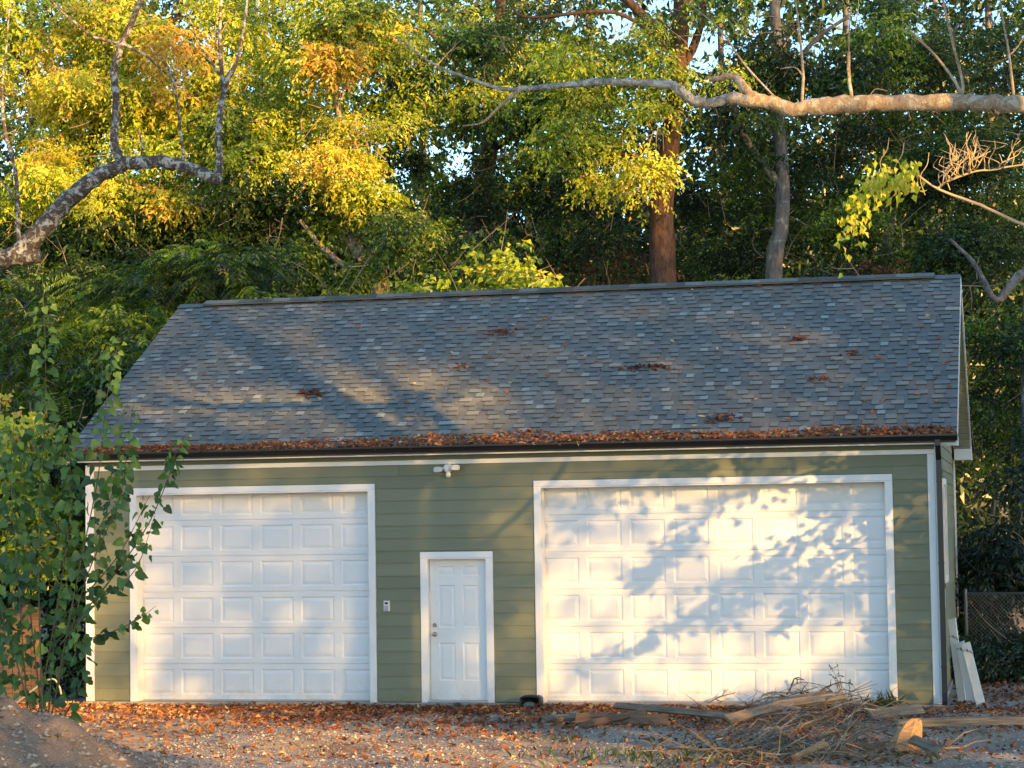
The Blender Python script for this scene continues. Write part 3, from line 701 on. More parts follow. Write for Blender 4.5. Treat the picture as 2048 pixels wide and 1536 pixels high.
def crown(b, ells, leafkind='oval', hole=.85):
    for cx, cy, rx, ry, Y, dY, n, tone in ells:
        n = int(n*1.5)
        k = max(3, int(rx*ry/1250)); ang = R.uniform(0, 2*math.pi, k); rad = np.sqrt(R.uniform(0, 1, k))
        cl = np.array([at(cx+rx*rad[i]*math.cos(ang[i]), cy+ry*rad[i]*math.sin(ang[i]), Y+R.uniform(-dY, dY)*1.3) for i in range(k)])
        tn = tone+R.normal(0, .12, k); wt = R.gamma(1.1, 1, k)+.05; pick = R.choice(k, n, p=wt/wt.sum())
        size = (.22+.30*wt/wt.mean()*R.uniform(.5, 1, k))[:, None].clip(.2, .85)*np.array([1.15, 1, .6])
        v = nrm(R.normal(0, 1, (n, 3)))*R.uniform(.15, 1, (n, 1))**.6; pos = cl[pick]+v*size[pick]
        ok = ~open_sky(pos, hole); pos, v, pick = pos[ok], v[ok], pick[ok]; t_ = np.clip(tn[pick]+R.normal(0, .07, len(pos)), 0, 1)
        d_ = v*np.array([1, 1, .35])+R.normal(0, .35, v.shape)+np.array([0, -.25, -.1])
        ls_ = R.uniform(.62, 1.25, k)[pick]
        if leafkind == 'oval': sprigs(b, pos, d_, R.uniform(.25, .55, len(pos)), 9, .115*ls_, .055*ls_, .75, t_)
        elif leafkind == 'small': sprigs(b, pos, d_, R.uniform(.25, .42, len(pos)), 9, .085, .045, .45, t_)
        elif leafkind == 'broad': sprigs(b, pos, d_, R.uniform(.3, .5, len(pos)), 6, .15, .10, .6, t_)
        elif leafkind == 'frond': fronds(b, pos, d_*np.array([1, 1, .5])+UP*.25, R.uniform(.5, .8, len(pos)), 11, .15, .034, t_)
def tree(name, label, cat, trunks, limbs, crowns, bark, leafm, kind='oval', group=None, ground=True, hole=1.0):
    P0 = at(*trunks[0][:3]) if trunks else at(*crowns[0][:2], crowns[0][4])
    t = thing(name, label, cat, (0, 0, 0), group); org = np.array([P0[0], P0[1], -.08]); t.location = org
    loc = lambda bb_: [setattr(bb_, 'v', [v-org for v in bb_.v])]
    if trunks:
        bb = Buf(); P, r = wpath(trunks)
        if ground: P = np.vstack([[P[0][0]+.05, P[0][1], -.15], P]); r = np.concatenate([[r[0]*1.35], r])
        s_ = spline(np.hstack([P, r[:, None]]), 5); tube(bb, s_[:, :3], np.maximum(s_[:, 3], .004), 12, .5, .07); loc(bb); bb.build('trunk', bark, t, True)
    for l in limbs:
        bb = Buf(); limb_tube(bb, l); loc(bb); bb.build('limb', bark, t, True)
    if crowns and name not in ('distant_tree', 'feathery_sapling'):
        bb = Buf()
        for cx, cy, rx, ry, Y, dY, n, tone in crowns:
            for q in range(max(3, int(n/42))):
                a = R.uniform(0, 6.28); f = math.sqrt(R.uniform(0, 1)); c = at(cx+rx*f*math.cos(a), cy+ry*f*math.sin(a), Y-dY*R.uniform(.2, 1.2)); d0 = R.normal(0, 1, 3)*np.array([1, .5, .8])+np.array([0, 0, .3]); d0 = nrm(d0)*R.uniform(.35, 1.1)
                tube(bb, spline([c, c+d0*.5+R.normal(0, .06, 3), c+d0+R.normal(0, .1, 3)], 3), np.linspace(R.uniform(.005, .014), .002, 7), 5, .5, 0, False)
                if R.uniform() < .6: e0 = c+d0*.45; tube(bb, [e0, e0+R.normal(0, .22, 3)+d0*.2], [.005, .002], 4, .5, 0, False)
        loc(bb); bb.build('twigs', m_twig_bare, t, True, kind='stuff')
    if crowns:
        bb = Buf(); crown(bb, crowns, kind, hole); loc(bb)
        bb.build('crown', leafm, t, kind='stuff')
    return t
# far-off wood: one mass
def far_wood():
    bb = Buf(); n = 42000
    x = R.uniform(-250, 2300, n); y = R.uniform(390, 640, n); Y = R.uniform(36, 43, n); ok = R.uniform(0, 1, n) < np.interp(y, [390, 470], [.3, 1]); x, y, Y = x[ok], y[ok], Y[ok]
    d_ = CF+CR*((x-1024)/FPX)[:, None]-CU*((y-768)/FPX)[:, None]; pos = CAM+d_*((Y-CAM[1])/d_[:, 1])[:, None]; pos = pos[~open_sky(pos, .8)]; m_ = len(pos)
    leaves_np(bb, pos, R.normal(0, 1, (m_, 3)), R.normal(0, .6, (m_, 3))+SUN*.5, R.uniform(.28, .45, m_), R.uniform(.18, .28, m_), np.clip(R.normal(.10, .06, m_), 0, 1))
    n = 150000
    x = R.uniform(-250, 2300, n); y = R.uniform(-150, 1300, n); Y = 24+34*R.uniform(0, 1, n)**1.3
    ok = (y < 640) | (x < 330) | (x > 1860); x, y, Y = x[ok], y[ok], Y[ok]
    d_ = CF+CR*((x-1024)/FPX)[:, None]-CU*((y-768)/FPX)[:, None]; pos = CAM+d_*((Y-CAM[1])/d_[:, 1])[:, None]
    cl = vnoise(pos[:, 0]*.55+pos[:, 1]*.4, pos[:, 2]*.7)*.65+vnoise(pos[:, 0]*1.6, pos[:, 2]*1.6+pos[:, 1])*.35
    thr = np.interp(y, [-150, 60, 200, 300, 400], [.38, .31, .20, .06, .0])+np.where((x > 1000) & (y < 260), .03, 0)
    ok = (cl > thr) & ~open_sky(pos, .9) & (pos[:, 2] > .1)
    pos = pos[ok]; m_ = len(pos)
    leaves_np(bb, pos, R.normal(0, 1, (m_, 3))-UP*.5, R.normal(0, .6, (m_, 3))+UP*.5, R.uniform(.2, .36, m_), R.uniform(.13, .2, m_), np.clip(.24-.08*(px_of(pos)[0] > 1250)+.22*(vnoise(pos[:, 0]*.4, pos[:, 2]*.4)-.3)+R.normal(0, .06, m_), 0, 1))
    bb.build('far_foliage', m_leaf, None, kind='stuff', label='far green foliage of the wood showing between the nearer trees', category='woods')
far_wood()
far = [(60, 30, 7), (250, 33, 9), (520, 30, 8), (850, 34, 8), (1060, 31, 7), (1180, 33, 9), (1450, 32, 8), (1680, 30, 9), (1880, 33, 8), (1990, 30, 11)]
for x, Y, r in far:
    o = R.uniform(-20, 20)
    tree('distant_tree', 'dark slender trunk deep in the shaded wood behind the garage', 'tree', [(x, 640, Y, r), (x+o*.3, 300, Y, r*.85), (x+o, -120, Y, r*.6)], [[(x+o*.4, 250, Y, r*.5), (x+60, 120, Y, r*.35), (x+110, -20, Y, r*.2)]], [(x, 150, 150, 170, Y, 1.5, 130, .28)], m_bark_grey, m_leaf, 'oval', 'trunks deep in the wood')

# the trees right behind the garage
tree('walnut_tree', 'large walnut with sunlit yellow leaves at the upper left behind the lichen-spotted limb', 'tree', [(190, 600, 14, 20), (170, 380, 14, 17), (210, 150, 14, 14), (190, -80, 14, 9)],
     [[(180, 330, 14, 10), (90, 200, 13.6, 7), (20, 90, 13.2, 4)], [(200, 200, 14, 9), (330, 60, 13.5, 6), (420, -40, 13.2, 4)], [(200, 170, 14, 6), (130, 70, 13, 4), (90, 10, 12.6, 3)]],
     [(60, 120, 220, 200, 12.6, 1.2, 1500, .74), (300, 90, 210, 170, 12.8, 1.2, 1350, .72), (130, 350, 230, 130, 12.5, 1.0, 1150, .66), (400, 300, 170, 150, 12.9, 1.0, 1000, .64), (-150, 250, 160, 260, 13, 1.4, 500, .7), (250, 430, 200, 80, 13.5, 1.2, 500, .42)], m_bark_brown, m_leaf)
tree('leaning_tree', 'yellowing tree with forked tan trunk leaning left behind the roof ridge', 'tree', [(765, 600, 13, 17), (715, 500, 13, 13), (655, 415, 13, 10), (600, 330, 13, 7)],
     [[(725, 520, 13, 9), (690, 460, 12.9, 8), (640, 400, 12.7, 5)], [(655, 415, 13, 8), (680, 250, 13, 6), (640, 60, 13, 3)], [(740, 560, 13, 7), (660, 510, 12.7, 6), (600, 440, 12.4, 4)]],
     [(560, 120, 190, 170, 13, 1.2, 1300, .70), (720, 140, 160, 170, 13.3, 1.2, 950, .54), (700, 350, 110, 100, 12.3, .9, 520, .66), (560, 330, 140, 140, 13, 1.1, 650, .42), (750, 470, 110, 80, 12.5, .9, 420, .60), (560, 460, 160, 80, 13.3, 1, 520, .36)], m_bark_gold, m_leaf)
tree('dark_tree', 'dark trunk with hanging side branch standing between sky gaps above the mid roof', 'tree', [(968, 600, 18, 26), (965, 420, 18, 20), (980, 280, 18, 16), (990, 120, 18, 12), (1010, -60, 18, 8)],
     [[(985, 200, 18, 8), (900, 110, 17.5, 6), (830, 30, 17, 3)], [(985, 300, 18, 7), (1070, 240, 17.7, 5), (1150, 180, 17.4, 3)]],
     [(880, 140, 170, 130, 16, 1.4, 800, .42), (1060, 130, 150, 130, 16.5, 1.4, 560, .40), (880, 400, 150, 90, 16, 1.2, 560, .34), (1120, 330, 130, 110, 17, 1.2, 480, .32), (1010, 90, 130, 110, 18, 1, 260, .45), (965, 210, 60, 80, 16, .6, 110, .46), (970, 330, 40, 60, 16.5, .5, 50, .36)], m_bark_brown, m_leaf)
tree('brown_trunk_tree', 'thick reddish brown forked trunk with sparse yellow leaf sprays behind the ridge', 'tree', [(1328, 590, 13, 27), (1324, 420, 13, 24), (1338, 310, 13, 20), (1350, 190, 13, 18), (1360, 60, 13, 18), (1372, -80, 13, 15)],
     [[(1350, 100, 13, 12), (1310, 55, 12.9, 11), (1255, 0, 12.8, 9), (1200, -60, 12.7, 7)], [(1324, 420, 13, 12), (1300, 330, 12.9, 8), (1235, 310, 12.6, 6), (1140, 315, 12.3, 5), (1125, 270, 12.2, 5), (1100, 245, 12, 3)],
      [(1352, 160, 13, 10), (1400, 60, 13.1, 8), (1410, -40, 13.2, 6)], [(1340, 300, 13, 11), (1352, 240, 12.8, 10), (1362, 150, 12.7, 7)], [(1330, 90, 12.5, 5), (1230, 25, 12.2, 4), (1060, 35, 12, 3), (1020, 10, 12, 2)]],
     [(1245, 345, 60, 50, 12, .5, 130, .72), (1200, 270, 80, 60, 12, .6, 130, .52), (1395, 110, 70, 60, 12.2, .5, 120, .70), (1130, 170, 110, 90, 12.3, .8, 260, .56), (1280, 230, 40, 70, 12.2, .5, 60, .5), (1210, 120, 90, 70, 12.4, .8, 150, .48), (1300, 380, 22, 40, 12, .2, 30, .72), (1350, 190, 40, 40, 12, .3, 40, .6), (1240, 40, 80, 50, 12.5, .8, 120, .45), (1440, 60, 60, 60, 12.6, .7, 90, .45)], m_bark_brown, m_leaf)
tree('grey_trunk_tree', 'slender pale grey trunk with a branch forking left behind the right half of the roof', 'tree', [(1548, 590, 14, 19), (1562, 460, 14, 15), (1566, 370, 14, 14), (1556, 210, 14, 12), (1552, 60, 14, 11), (1545, -80, 14, 9)],
     [[(1562, 370, 14, 9), (1520, 320, 13.9, 8), (1480, 255, 13.8, 7), (1464, 190, 13.7, 5), (1440, 100, 13.6, 3)], [(1556, 190, 14, 7), (1620, 90, 13.8, 5), (1700, 30, 13.6, 3)]],
     [(1500, 130, 110, 110, 13.5, .9, 260, .30), (1640, 90, 130, 110, 13.8, 1, 420, .30), (1480, 260, 90, 70, 14, .9, 190, .34)], m_bark_grey, m_leaf, 'oval')
tree('oak_tree', 'tall dark green oak filling the upper right above the horizontal limb', 'tree', [(1775, 590, 17, 11), (1780, 430, 17, 10), (1790, 200, 17, 8), (1800, -60, 17, 6)],
     [[(1785, 300, 17, 5), (1700, 200, 16.8, 4), (1650, 130, 16.5, 2)], [(1790, 240, 17, 5), (1870, 130, 16.8, 4), (1920, 40, 16.6, 2)]],
     [(1740, 330, 200, 90, 16, 1.4, 1250, .30), (1930, 200, 180, 170, 16, 1.4, 1200, .33), (1760, 120, 150, 110, 16.5, 1.3, 560, .36), (1960, 420, 150, 110, 15.5, 1.2, 820, .30), (1560, 330, 150, 90, 17, 1.2, 620, .28), (2150, 250, 140, 260, 15.5, 1.3, 500, .35)], m_bark_grey, m_leaf, 'small')
tree('edge_tree', 'dim tree at the far right edge with a bare forked branch above the roof corner', 'tree', [(2052, 900, 12, 10), (2056, 560, 12, 9), (2066, 300, 12, 8), (2080, 60, 12, 6), (2090, -160, 12, 4)],
     [[(2062, 535, 12, 10), (2030, 560, 11.8, 9), (1992, 600, 11.5, 7), (1950, 530, 11.3, 5), (1900, 478, 11.1, 3)]],
     [(2000, 640, 110, 110, 13, 1.1, 520, .26), (1990, 830, 90, 130, 13.5, 1.2, 520, .36), (2090, 760, 110, 200, 12.8, 1, 420, .28), (2150, 60, 110, 160, 12.4, 1, 420, .34)], m_bark_grey, m_leaf, 'small')
und = [('understory_shrub', 'sunlit yellow-green shrub spray rising just behind the middle of the ridge', [(1090, 566, 70, 12, 9.8, .2, 46, .72), (1005, 520, 18, 50, 9.8, .15, 34, .66), (1020, 560, 30, 20, 9.8, .2, 24, .7), (900, 592, 110, 14, 9.8, .3, 60, .6)], 'broad', m_leaf),
       ('understory_shrub', 'green shrub behind the ridge between the leaning and the dark trunk', [(840, 530, 130, 70, 11.5, .7, 520, .40), (640, 560, 120, 60, 11, .7, 420, .42), (960, 520, 90, 70, 13, .7, 260, .30)], 'oval', m_leaf),
       ('understory_shrub', 'dense dark green thicket behind the ridge right of the brown trunk', [(1450, 470, 130, 120, 16, 1.1, 820, .25), (1650, 490, 130, 90, 15.5, 1.1, 700, .27), (1850, 520, 120, 80, 15, 1, 600, .26), (1180, 460, 150, 120, 16.5, 1.1, 820, .24)], 'small', m_leaf),
       ('understory_shrub', 'russet-leaved thicket behind the ridge near the right end of the roof', [(1720, 545, 80, 34, 13, .5, 70, .12), (1260, 540, 70, 40, 14.5, .6, 50, .05)], 'small', m_litter),
       ('understory_shrub', 'shadowy thicket below the curving limb at the left', [(360, 480, 190, 70, 13, .9, 650, .24), (150, 500, 200, 70, 12.5, .9, 650, .26), (480, 540, 130, 50, 11, .8, 380, .28)], 'oval', m_leaf)]
for nm, lb, cr, kd, mt in und:
    x, y, Y = cr[0][0], cr[0][1], cr[0][4]
    tree(nm, lb, 'shrub', [(x, 620, Y, 3), (x+10, y+30, Y, 2), (x-20, y-20, Y, 1.2)], [[(x+4, 600, Y, 2), (x+50, y+20, Y, 1.2), (x+80, y-10, Y, .8)]], cr, m_twig, mt, kd)
# feathery young trees left of the garage
for k, (lb, cr) in enumerate((('feathery green sapling with long pinnate fronds leaning over the left roof edge', [(400, 555, 130, 60, 6.5, .7, 170, .36), (470, 600, 60, 40, 6.2, .4, 40, .36)]),
                              ('yellow-green feathery sapling beside the left roof slope', [(200, 620, 130, 60, 6.0, .6, 150, .47), (240, 680, 110, 60, 5.8, .6, 120, .45), (330, 640, 70, 50, 5.8, .4, 60, .52)]),
                              ('feathery sapling at the left edge above the broad-leaved shrub', [(40, 640, 100, 90, 5, .7, 170, .40), (130, 740, 110, 60, 5, .6, 120, .45), (20, 760, 90, 80, 5, .5, 90, .42)]))):
    x, y, Y = cr[0][0], cr[0][1], cr[0][4]
    tree('feathery_sapling', lb, 'sapling', [(x-30, 1000, Y, 5), (x-15, y+60, Y, 4), (x, y, Y, 2)], [[(x-15, y+60, Y, 3), (x+40, y+10, Y, 2), (x+80, y+10, Y, 1)]], cr, m_twig, m_leaf, 'frond')
tree('background_shrub', 'tall dark shrub in the shade left of the garage wall', 'shrub', [(60, 1380, 3, 4), (70, 1000, 3, 3), (60, 800, 3, 2)], [[(70, 1100, 3, 3), (140, 900, 3, 2), (170, 800, 3, 1)]],
     [(60, 900, 130, 130, 3.5, .7, 420, .20), (100, 1120, 110, 120, 3.2, .5, 300, .18), (200, 800, 110, 90, 4.5, .6, 260, .2), (-60, 1100, 120, 260, 3.5, .6, 300, .24), (130, 1000, 60, 180, 3, .4, 260, .16), (150, 1200, 40, 190, 2.5, .4, 320, .12), (150, 1330, 40, 90, 1.8, .3, 160, .12)], m_twig, m_leaf, 'oval')
tree('yellow_vine_shrub', 'pale yellowish leafy mass at the left edge behind the broad-leaved shrub', 'shrub', [(30, 1380, 1.2, 3), (25, 1000, 1.2, 2), (28, 830, 1.2, 1.5)], [[(25, 1000, 1.2, 1.5), (60, 930, 1.1, 1), (70, 890, 1, .8)]],
     [(25, 900, 45, 90, 1.2, .3, 170, .62), (30, 1030, 50, 70, 1.2, .3, 120, .56), (95, 1060, 40, 60, 1.2, .3, 80, .66)], m_twig, m_leaf, 'broad')
tree('roadside_shrub', 'dark bushy shrub at the right edge behind the chain-link fence', 'shrub', [(1985, 1400, 9, 4), (1980, 1150, 9, 3), (1990, 1000, 9, 2)], [[(1980, 1200, 9, 3), (2030, 1100, 9, 2), (2045, 1020, 9, 1)]],
     [(1990, 1100, 70, 110, 9.3, .7, 520, .16), (2050, 1180, 90, 150, 9.3, .7, 460, .15), (1960, 1280, 50, 110, 9.5, .5, 420, .2), (1960, 1390, 70, 30, 8.5, .5, 200, .2), (2100, 1000, 90, 160, 10, .6, 260, .2)], m_twig, m_leaf_dark, 'oval')
tree('fence_shrub', 'low green shrub growing through the chain-link fence at the right edge', 'shrub', [(2010, 1410, 5.2, 2.5), (2005, 1350, 5.2, 2), (2000, 1290, 5.2, 1)], [[(2005, 1360, 5.2, 1.5), (2035, 1310, 5.1, 1), (2046, 1280, 5, .7)]],
     [(2000, 1340, 55, 60, 5.3, .35, 170, .34), (2060, 1330, 50, 80, 5.4, .35, 140, .32), (1965, 1385, 30, 24, 5.2, .2, 40, .3)], m_twig, m_leaf_dark, 'oval')

# ------------------------------------------------------------------ overhanging limbs in front of the wood
t = thing('lichen_limb_tree', 'tree at the left whose arching lichen-spotted limb reaches over the roof with upright shoots', 'tree', tuple(at(-260, 1400, -3)*np.array([1, 1, 0])))
org = np.array(t.location)
def part(nm, fn, mat, smooth=True):
    bb = Buf(); fn(bb); bb.v = [v-org for v in bb.v]; return bb.build(nm, mat, t, smooth)
part('trunk', lambda b_: tube(b_, spline(np.vstack([[at(-260, 1400, -3)*np.array([1, 1, 0])-np.array([0, 0, .2])], at(-250, 1000, -3)[None], at(-235, 600, -3)[None], at(-260, 250, -3)[None], at(-280, -150, -3)[None]]), 5), np.linspace(.34, .22, 21), 14, .5, .06), m_bark_lichen)
part('limb', lambda b_: limb_tube(b_, [(-240, 560, -3, 34), (-120, 535, -3, 26), (0, 517, -3, 20), (45, 513, -3, 18), (76, 512, -3, 14)], 6, 12), m_bark_lichen)
part('limb', lambda b_: limb_tube(b_, [(15, 515, -3, 14), (62, 482, -3, 19), (110, 428, -3, 18), (160, 380, -3, 17), (205, 347, -3, 16), (245, 330, -3, 14), (300, 324, -3, 13), (345, 326, -3, 13), (385, 338, -3, 12), (418, 352, -3, 12), (438, 362, -3, 9)], 5, 12), m_bark_lichen)
for pts in ([(240, 325, -3, 10), (229, 280, -3, 8.5), (232, 200, -3, 7.5), (228, 140, -3, 7.5), (250, 75, -3, 7), (275, 20, -3, 6), (295, -50, -3, 5)],
            [(434, 352, -3, 8), (440, 320, -3, 7.5), (436, 270, -3, 7), (443, 210, -3, 6.5), (455, 160, -3, 6), (478, 110, -3, 4), (492, 20, -3, 3), (500, -40, -3, 2)],
            [(447, 180, -3, 5), (440, 90, -3, 4), (442, 0, -3, 3), (444, -60, -3, 2)],
            [(356, 332, -3, 4), (367, 318, -3, 3), (362, 270, -3, 3), (352, 190, -3, 2.5), (338, 140, -3, 2), (300, 95, -3, 1.5)],
            [(38, 498, -3, 5), (36, 430, -3, 4.5), (30, 340, -3, 4), (10, 262, -3, 4), (4, 180, -3, 3), (12, 100, -3, 2), (20, 0, -3, 1.5)],
            [(240, 85, -3, 4), (190, 75, -3, 3), (150, 45, -3, 2.5), (110, 10, -3, 2), (80, -40, -3, 1.5)], [(240, 85, -3, 4), (290, 110, -3, 3), (330, 145, -3, 2), (350, 150, -3, 1.2)],
            [(28, 400, -3, 3), (10, 370, -3, 2), (-20, 340, -3, 1.5)], [(440, 150, -3, 3), (400, 90, -3, 2), (380, 40, -3, 1.5), (350, 10, -3, 1)], [(280, 325, -3, 2), (284, 290, -3, 1.5), (276, 255, -3, 1)]):
    part('shoot', lambda b_: limb_tube(b_, pts, 4, 7, .05), m_bark_lichen)
t = thing('golden_limb_tree', 'tree at the right whose pale sunlit limb stretches level across the upper right', 'tree', (17.6, -12.2, -.1)); org = np.array(t.location)
part('trunk', lambda b_: tube(b_, spline([(17.6, -12.2, -.3), (17.55, -12.2, 2.5), (17.6, -12.1, 5), (17.7, -12.2, 8), (17.8, -12.3, 12)], 5), np.linspace(.34, .2, 21), 14, .5, .06), m_bark_gold)
Pl = lambda pts, n=5, s_=10, rg=.07: (lambda b_: limb_tube(b_, pts, n, s_, rg))
part('limb', Pl([(2965, 400, -12, 36), (2720, 320, -11, 30), (2450, 250, -9.3, 25), (2200, 215, -8, 21), (2048, 209, -8, 18), (1960, 207, -8, 17), (1900, 205, -8, 17), (1800, 205, -8, 17), (1720, 207, -8, 17.5), (1640, 214, -8, 17), (1585, 218, -8, 15), (1545, 207, -8, 14), (1500, 202, -8, 13), (1455, 197, -8, 12)], 5, 14, .08), m_bark_gold)
part('limb', Pl([(1500, 200, -8, 12), (1455, 198, -8, 10), (1420, 206, -8, 10.5), (1390, 203, -8, 10.5), (1362, 182, -8, 10), (1340, 170, -8, 9), (1290, 166, -8, 8), (1200, 164, -8, 7), (1120, 171, -8, 6.2), (1060, 177, -8, 5.2), (1010, 178, -8, 4.2), (960, 165, -8, 3.2), (900, 143, -8, 2.6), (850, 118, -8, 2), (815, 88, -8, 1.5), (780, 70, -8, 1)], 5, 10, .12), m_bark_ash)
part('limb', Pl([(1535, 202, -8, 9), (1500, 188, -8, 10), (1478, 160, -8, 9), (1462, 151, -8, 7), (1440, 156, -8, 6), (1418, 158, -8, 5)], 4, 9, .12), m_bark_gold)
for pts in ([(1604, 205, -8, 3.5), (1606, 140, -8, 3), (1598, 60, -8, 2), (1588, -30, -8, 1.5)], [(1703, 195, -8, 4), (1698, 150, -8, 3.5), (1697, 105, -8, 3.5)], [(1697, 105, -8, 1.5), (1699, 55, -8, 1.5), (1702, 12, -8, 1)],
            [(1922, 195, -8, 4), (1925, 165, -8, 3), (1908, 95, -8, 3), (1890, 20, -8, 2.5), (1880, -40, -8, 2)], [(1922, 188, -8, 4), (1905, 155, -8, 3), (1865, 105, -8, 2.5), (1820, 60, -8, 1.5)], [(2028, 195, -8, 3), (2018, 110, -8, 2.5), (2006, 40, -8, 2), (1995, -40, -8, 1.5)],
            [(2020, 110, -8, 2), (2034, 95, -8, 1.5), (2050, 70, -8, 1)], [(1608, 155, -8, 2), (1590, 135, -8, 1.2), (1560, 138, -8, 1)], [(1040, 178, -8, 4), (1000, 212, -8, 3), (965, 245, -8, 2), (925, 252, -8, 1.5)], [(1560, 205, -8, 2), (1490, 130, -8, 2), (1440, 60, -8, 1.5), (1370, 0, -8, 1.2)],
            [(1740, 190, -8, 1.2), (1752, 178, -8, 1), (1775, 182, -8, .8)], [(1886, 30, -8, 1.5), (1850, 12, -8, 1.2), (1830, 4, -8, 1)]):
    part('shoot', Pl(pts, 4, 7, .05), m_bark_gold)
# low leafy boughs of the same tree: the leaf shadows on the large door
bt = Buf(); lv = Buf()
def shade_bough(pts, wid, n, thick=.02, X=15.0):
    W = np.array([at(x, y, 0) for x, y in pts]); W = W+SUN*((X-W[:, 0])/SUN[0])[:, None]
    s_ = spline(W, 6); tube(bt, s_, np.linspace(thick, .006, len(s_)), 6)
    i = R.integers(0, len(s_), n); pos = s_[i]+R.normal(0, 1, (n, 3))*np.array([.35, .35, 1])*np.interp(i, [0, len(s_)-1], wid)[:, None]
    leaves_np(lv, pos, R.normal(0, .7, (n, 3))-UP*.5+np.array([-.3, 0, 0]), R.normal(0, .6, (n, 3))+UP*.3+SUN*.5, R.uniform(.12, .20, n), R.uniform(.09, .14, n), R.uniform(.35, .75, n))
shade_bough([(1900, 900), (1760, 980), (1640, 1060), (1540, 1130), (1420, 1215), (1330, 1270), (1180, 1330)], (.28, .03), 260, .024)
shade_bough([(1800, 880), (1640, 940), (1500, 985), (1420, 1040), (1380, 1090), (1330, 1130), (1290, 1160)], (.26, .06), 240, .02, 15.2)
shade_bough([(1500, 900), (1380, 940), (1260, 1000), (1180, 1030), (1110, 1070)], (.14, .10), 120, .016, 15.4)
shade_bough([(1330, 930), (1250, 970), (1170, 985), (1100, 1000)], (.08, .05), 60, .012, 15.6)
shade_bough([(1860, 1040), (1740, 1080), (1660, 1120), (1620, 1190), (1600, 1235)], (.22, .10), 150, .014, 14.9)
shade_bough([(1640, 1090), (1560, 1150), (1500, 1200), (1440, 1235)], (.12, .12), 130, .012, 14.9)
shade_bough([(1900, 1120), (1760, 1160), (1690, 1175)], (.2, .12), 90, .012, 14.8)
shade_bough([(1900, 920), (1820, 930), (1740, 950), (1650, 975)], (.36, .2), 330, .012, 15.2)
shade_bough([(1980, 1000), (1880, 1080), (1830, 1200), (1800, 1330)], (.34, .22), 420, .012, 14.8)
for b_, nm, mt in ((bt, 'bough', m_bark_brown), (lv, 'crown', m_leaf)):
    b_.v = [v-org for v in b_.v]; b_.build(nm, mt, t, kind='stuff' if nm == 'crown' else None)
t = thing('twiggy_tree', 'bare twiggy branch with a drooping spray of bright yellow-green leaves at the right edge', 'tree', (16.5, -10.4, -.1)); org = np.array(t.location)
part('trunk', lambda b_: tube(b_, spline([(16.5, -10.4, -.3), (16.45, -10.4, 2.5), (16.4, -10.3, 4), (16.5, -10.4, 6)], 5), np.linspace(.12, .06, 16), 10, .5, .05), m_twig_pale)
part('limb', Pl([(2640, 620, -10.3, 8), (2330, 545, -7.6, 6), (2180, 500, -6.5, 4.5), (2048, 450, -6, 3.5), (1960, 410, -6, 3), (1880, 380, -6, 2.5), (1835, 350, -6, 2)], 5, 7), m_twig_pale)
part('limb', Pl([(1872, 378, -6, 2.2), (1900, 360, -6, 2.2), (1950, 343, -6, 2), (1982, 340, -6, 2), (2020, 333, -6, 1.8), (2060, 328, -6, 1.4)], 4, 7), m_twig_pale)
bb = Buf()
for k in range(26):
    x = R.uniform(1880, 2044); y = np.interp(x, [1872, 1900, 1950, 1984, 2048], [378, 360, 343, 338, 330])+R.uniform(-3, 3); l = R.uniform(30, 88); q = R.normal(8, 26); w_ = R.normal(0, 9)
    pts = [(x, y, -6, 1.25), (x+q*.25+w_, y-l*.33, -6+R.uniform(-.2, .2), 1.1), (x+q*.8-w_*.6, y-l*.7, -6+R.uniform(-.3, .3), .9), (x+q, y-l, -6+R.uniform(-.3, .3), .6)]; limb_tube(bb, pts, 3, 5)
    for q2 in range(2):
        if R.uniform() < .65: p_ = pts[1+q2]; limb_tube(bb, [p_, (p_[0]+R.normal(0, 14), p_[1]-R.uniform(5, 16), p_[2], .8), (p_[0]+R.normal(0, 24), p_[1]-R.uniform(14, 30), p_[2], .5)], 2, 5)
for x, y in ((1850, 340), (1800, 320), (1770, 310), (1900, 330)): limb_tube(bb, [(x, y+50, -6, 1.2), (x-10, y+15, -6, 1), (x+4, y-10, -6, 1), (x+8, y-35, -6, .7)], 3, 5)
bb.v = [v-org for v in bb.v]; bb.build('twigs', m_twig_pale, t, True)
bb = Buf(); n = 320; f = R.uniform(0, 1, n); X_ = 1840-150*f**.8+R.normal(0, 12, n); Y_ = 350+8*f+95*f**3+R.normal(0, 1, n)*(14+14*f)+np.where(R.uniform(0, 1, n) < .3, R.uniform(0, 70, n), 0)*f
pos = np.array([at(a, c, -6+R.uniform(-.25, .25)) for a, c in zip(X_, Y_)])
leaves_np(bb, pos, R.normal(0, .4, (n, 3))-UP*.9, R.normal(0, .5, (n, 3))+SUN, R.uniform(.07, .12, n), R.uniform(.045, .07, n), R.uniform(.66, .95, n)); bb.v = [v-org for v in bb.v]; bb.build('leaf_spray', m_leaf, t, kind='stuff')

# ------------------------------------------------------------------ broad-leaved shrub at the left
def broad_leaf(seed):
    r_ = np.random.default_rng(seed); ys = np.array([-.10, .10, .34, .48, .70, .88, 1.0]); hw = np.array([.20, .46, .47, .33, .30, .13, .0])*r_.uniform(.85, 1.1, 7); my = np.array([.03, .12, .34, .48, .70, .88, 1.0])
    if seed % 3 == 0: hw[2:5] = [.40, .36, .26]
    cz = lambda y_: -.30*y_*y_*r_.uniform(.9, 1.1); vs = []; fs = []
    for k in range(7):
        zc = cz(my[k]); vs += [(-hw[k], ys[k], zc+.28*hw[k]+r_.normal(0, .02)), (0, my[k], zc), (hw[k], ys[k], zc+.28*hw[k]+r_.normal(0, .02))]
    for k in range(6): a = k*3; fs += [(a, a+1, a+4, a+3), (a+1, a+2, a+5, a+4)]
    return np.array(vs), fs
LF = [broad_leaf(k) for k in range(6)]
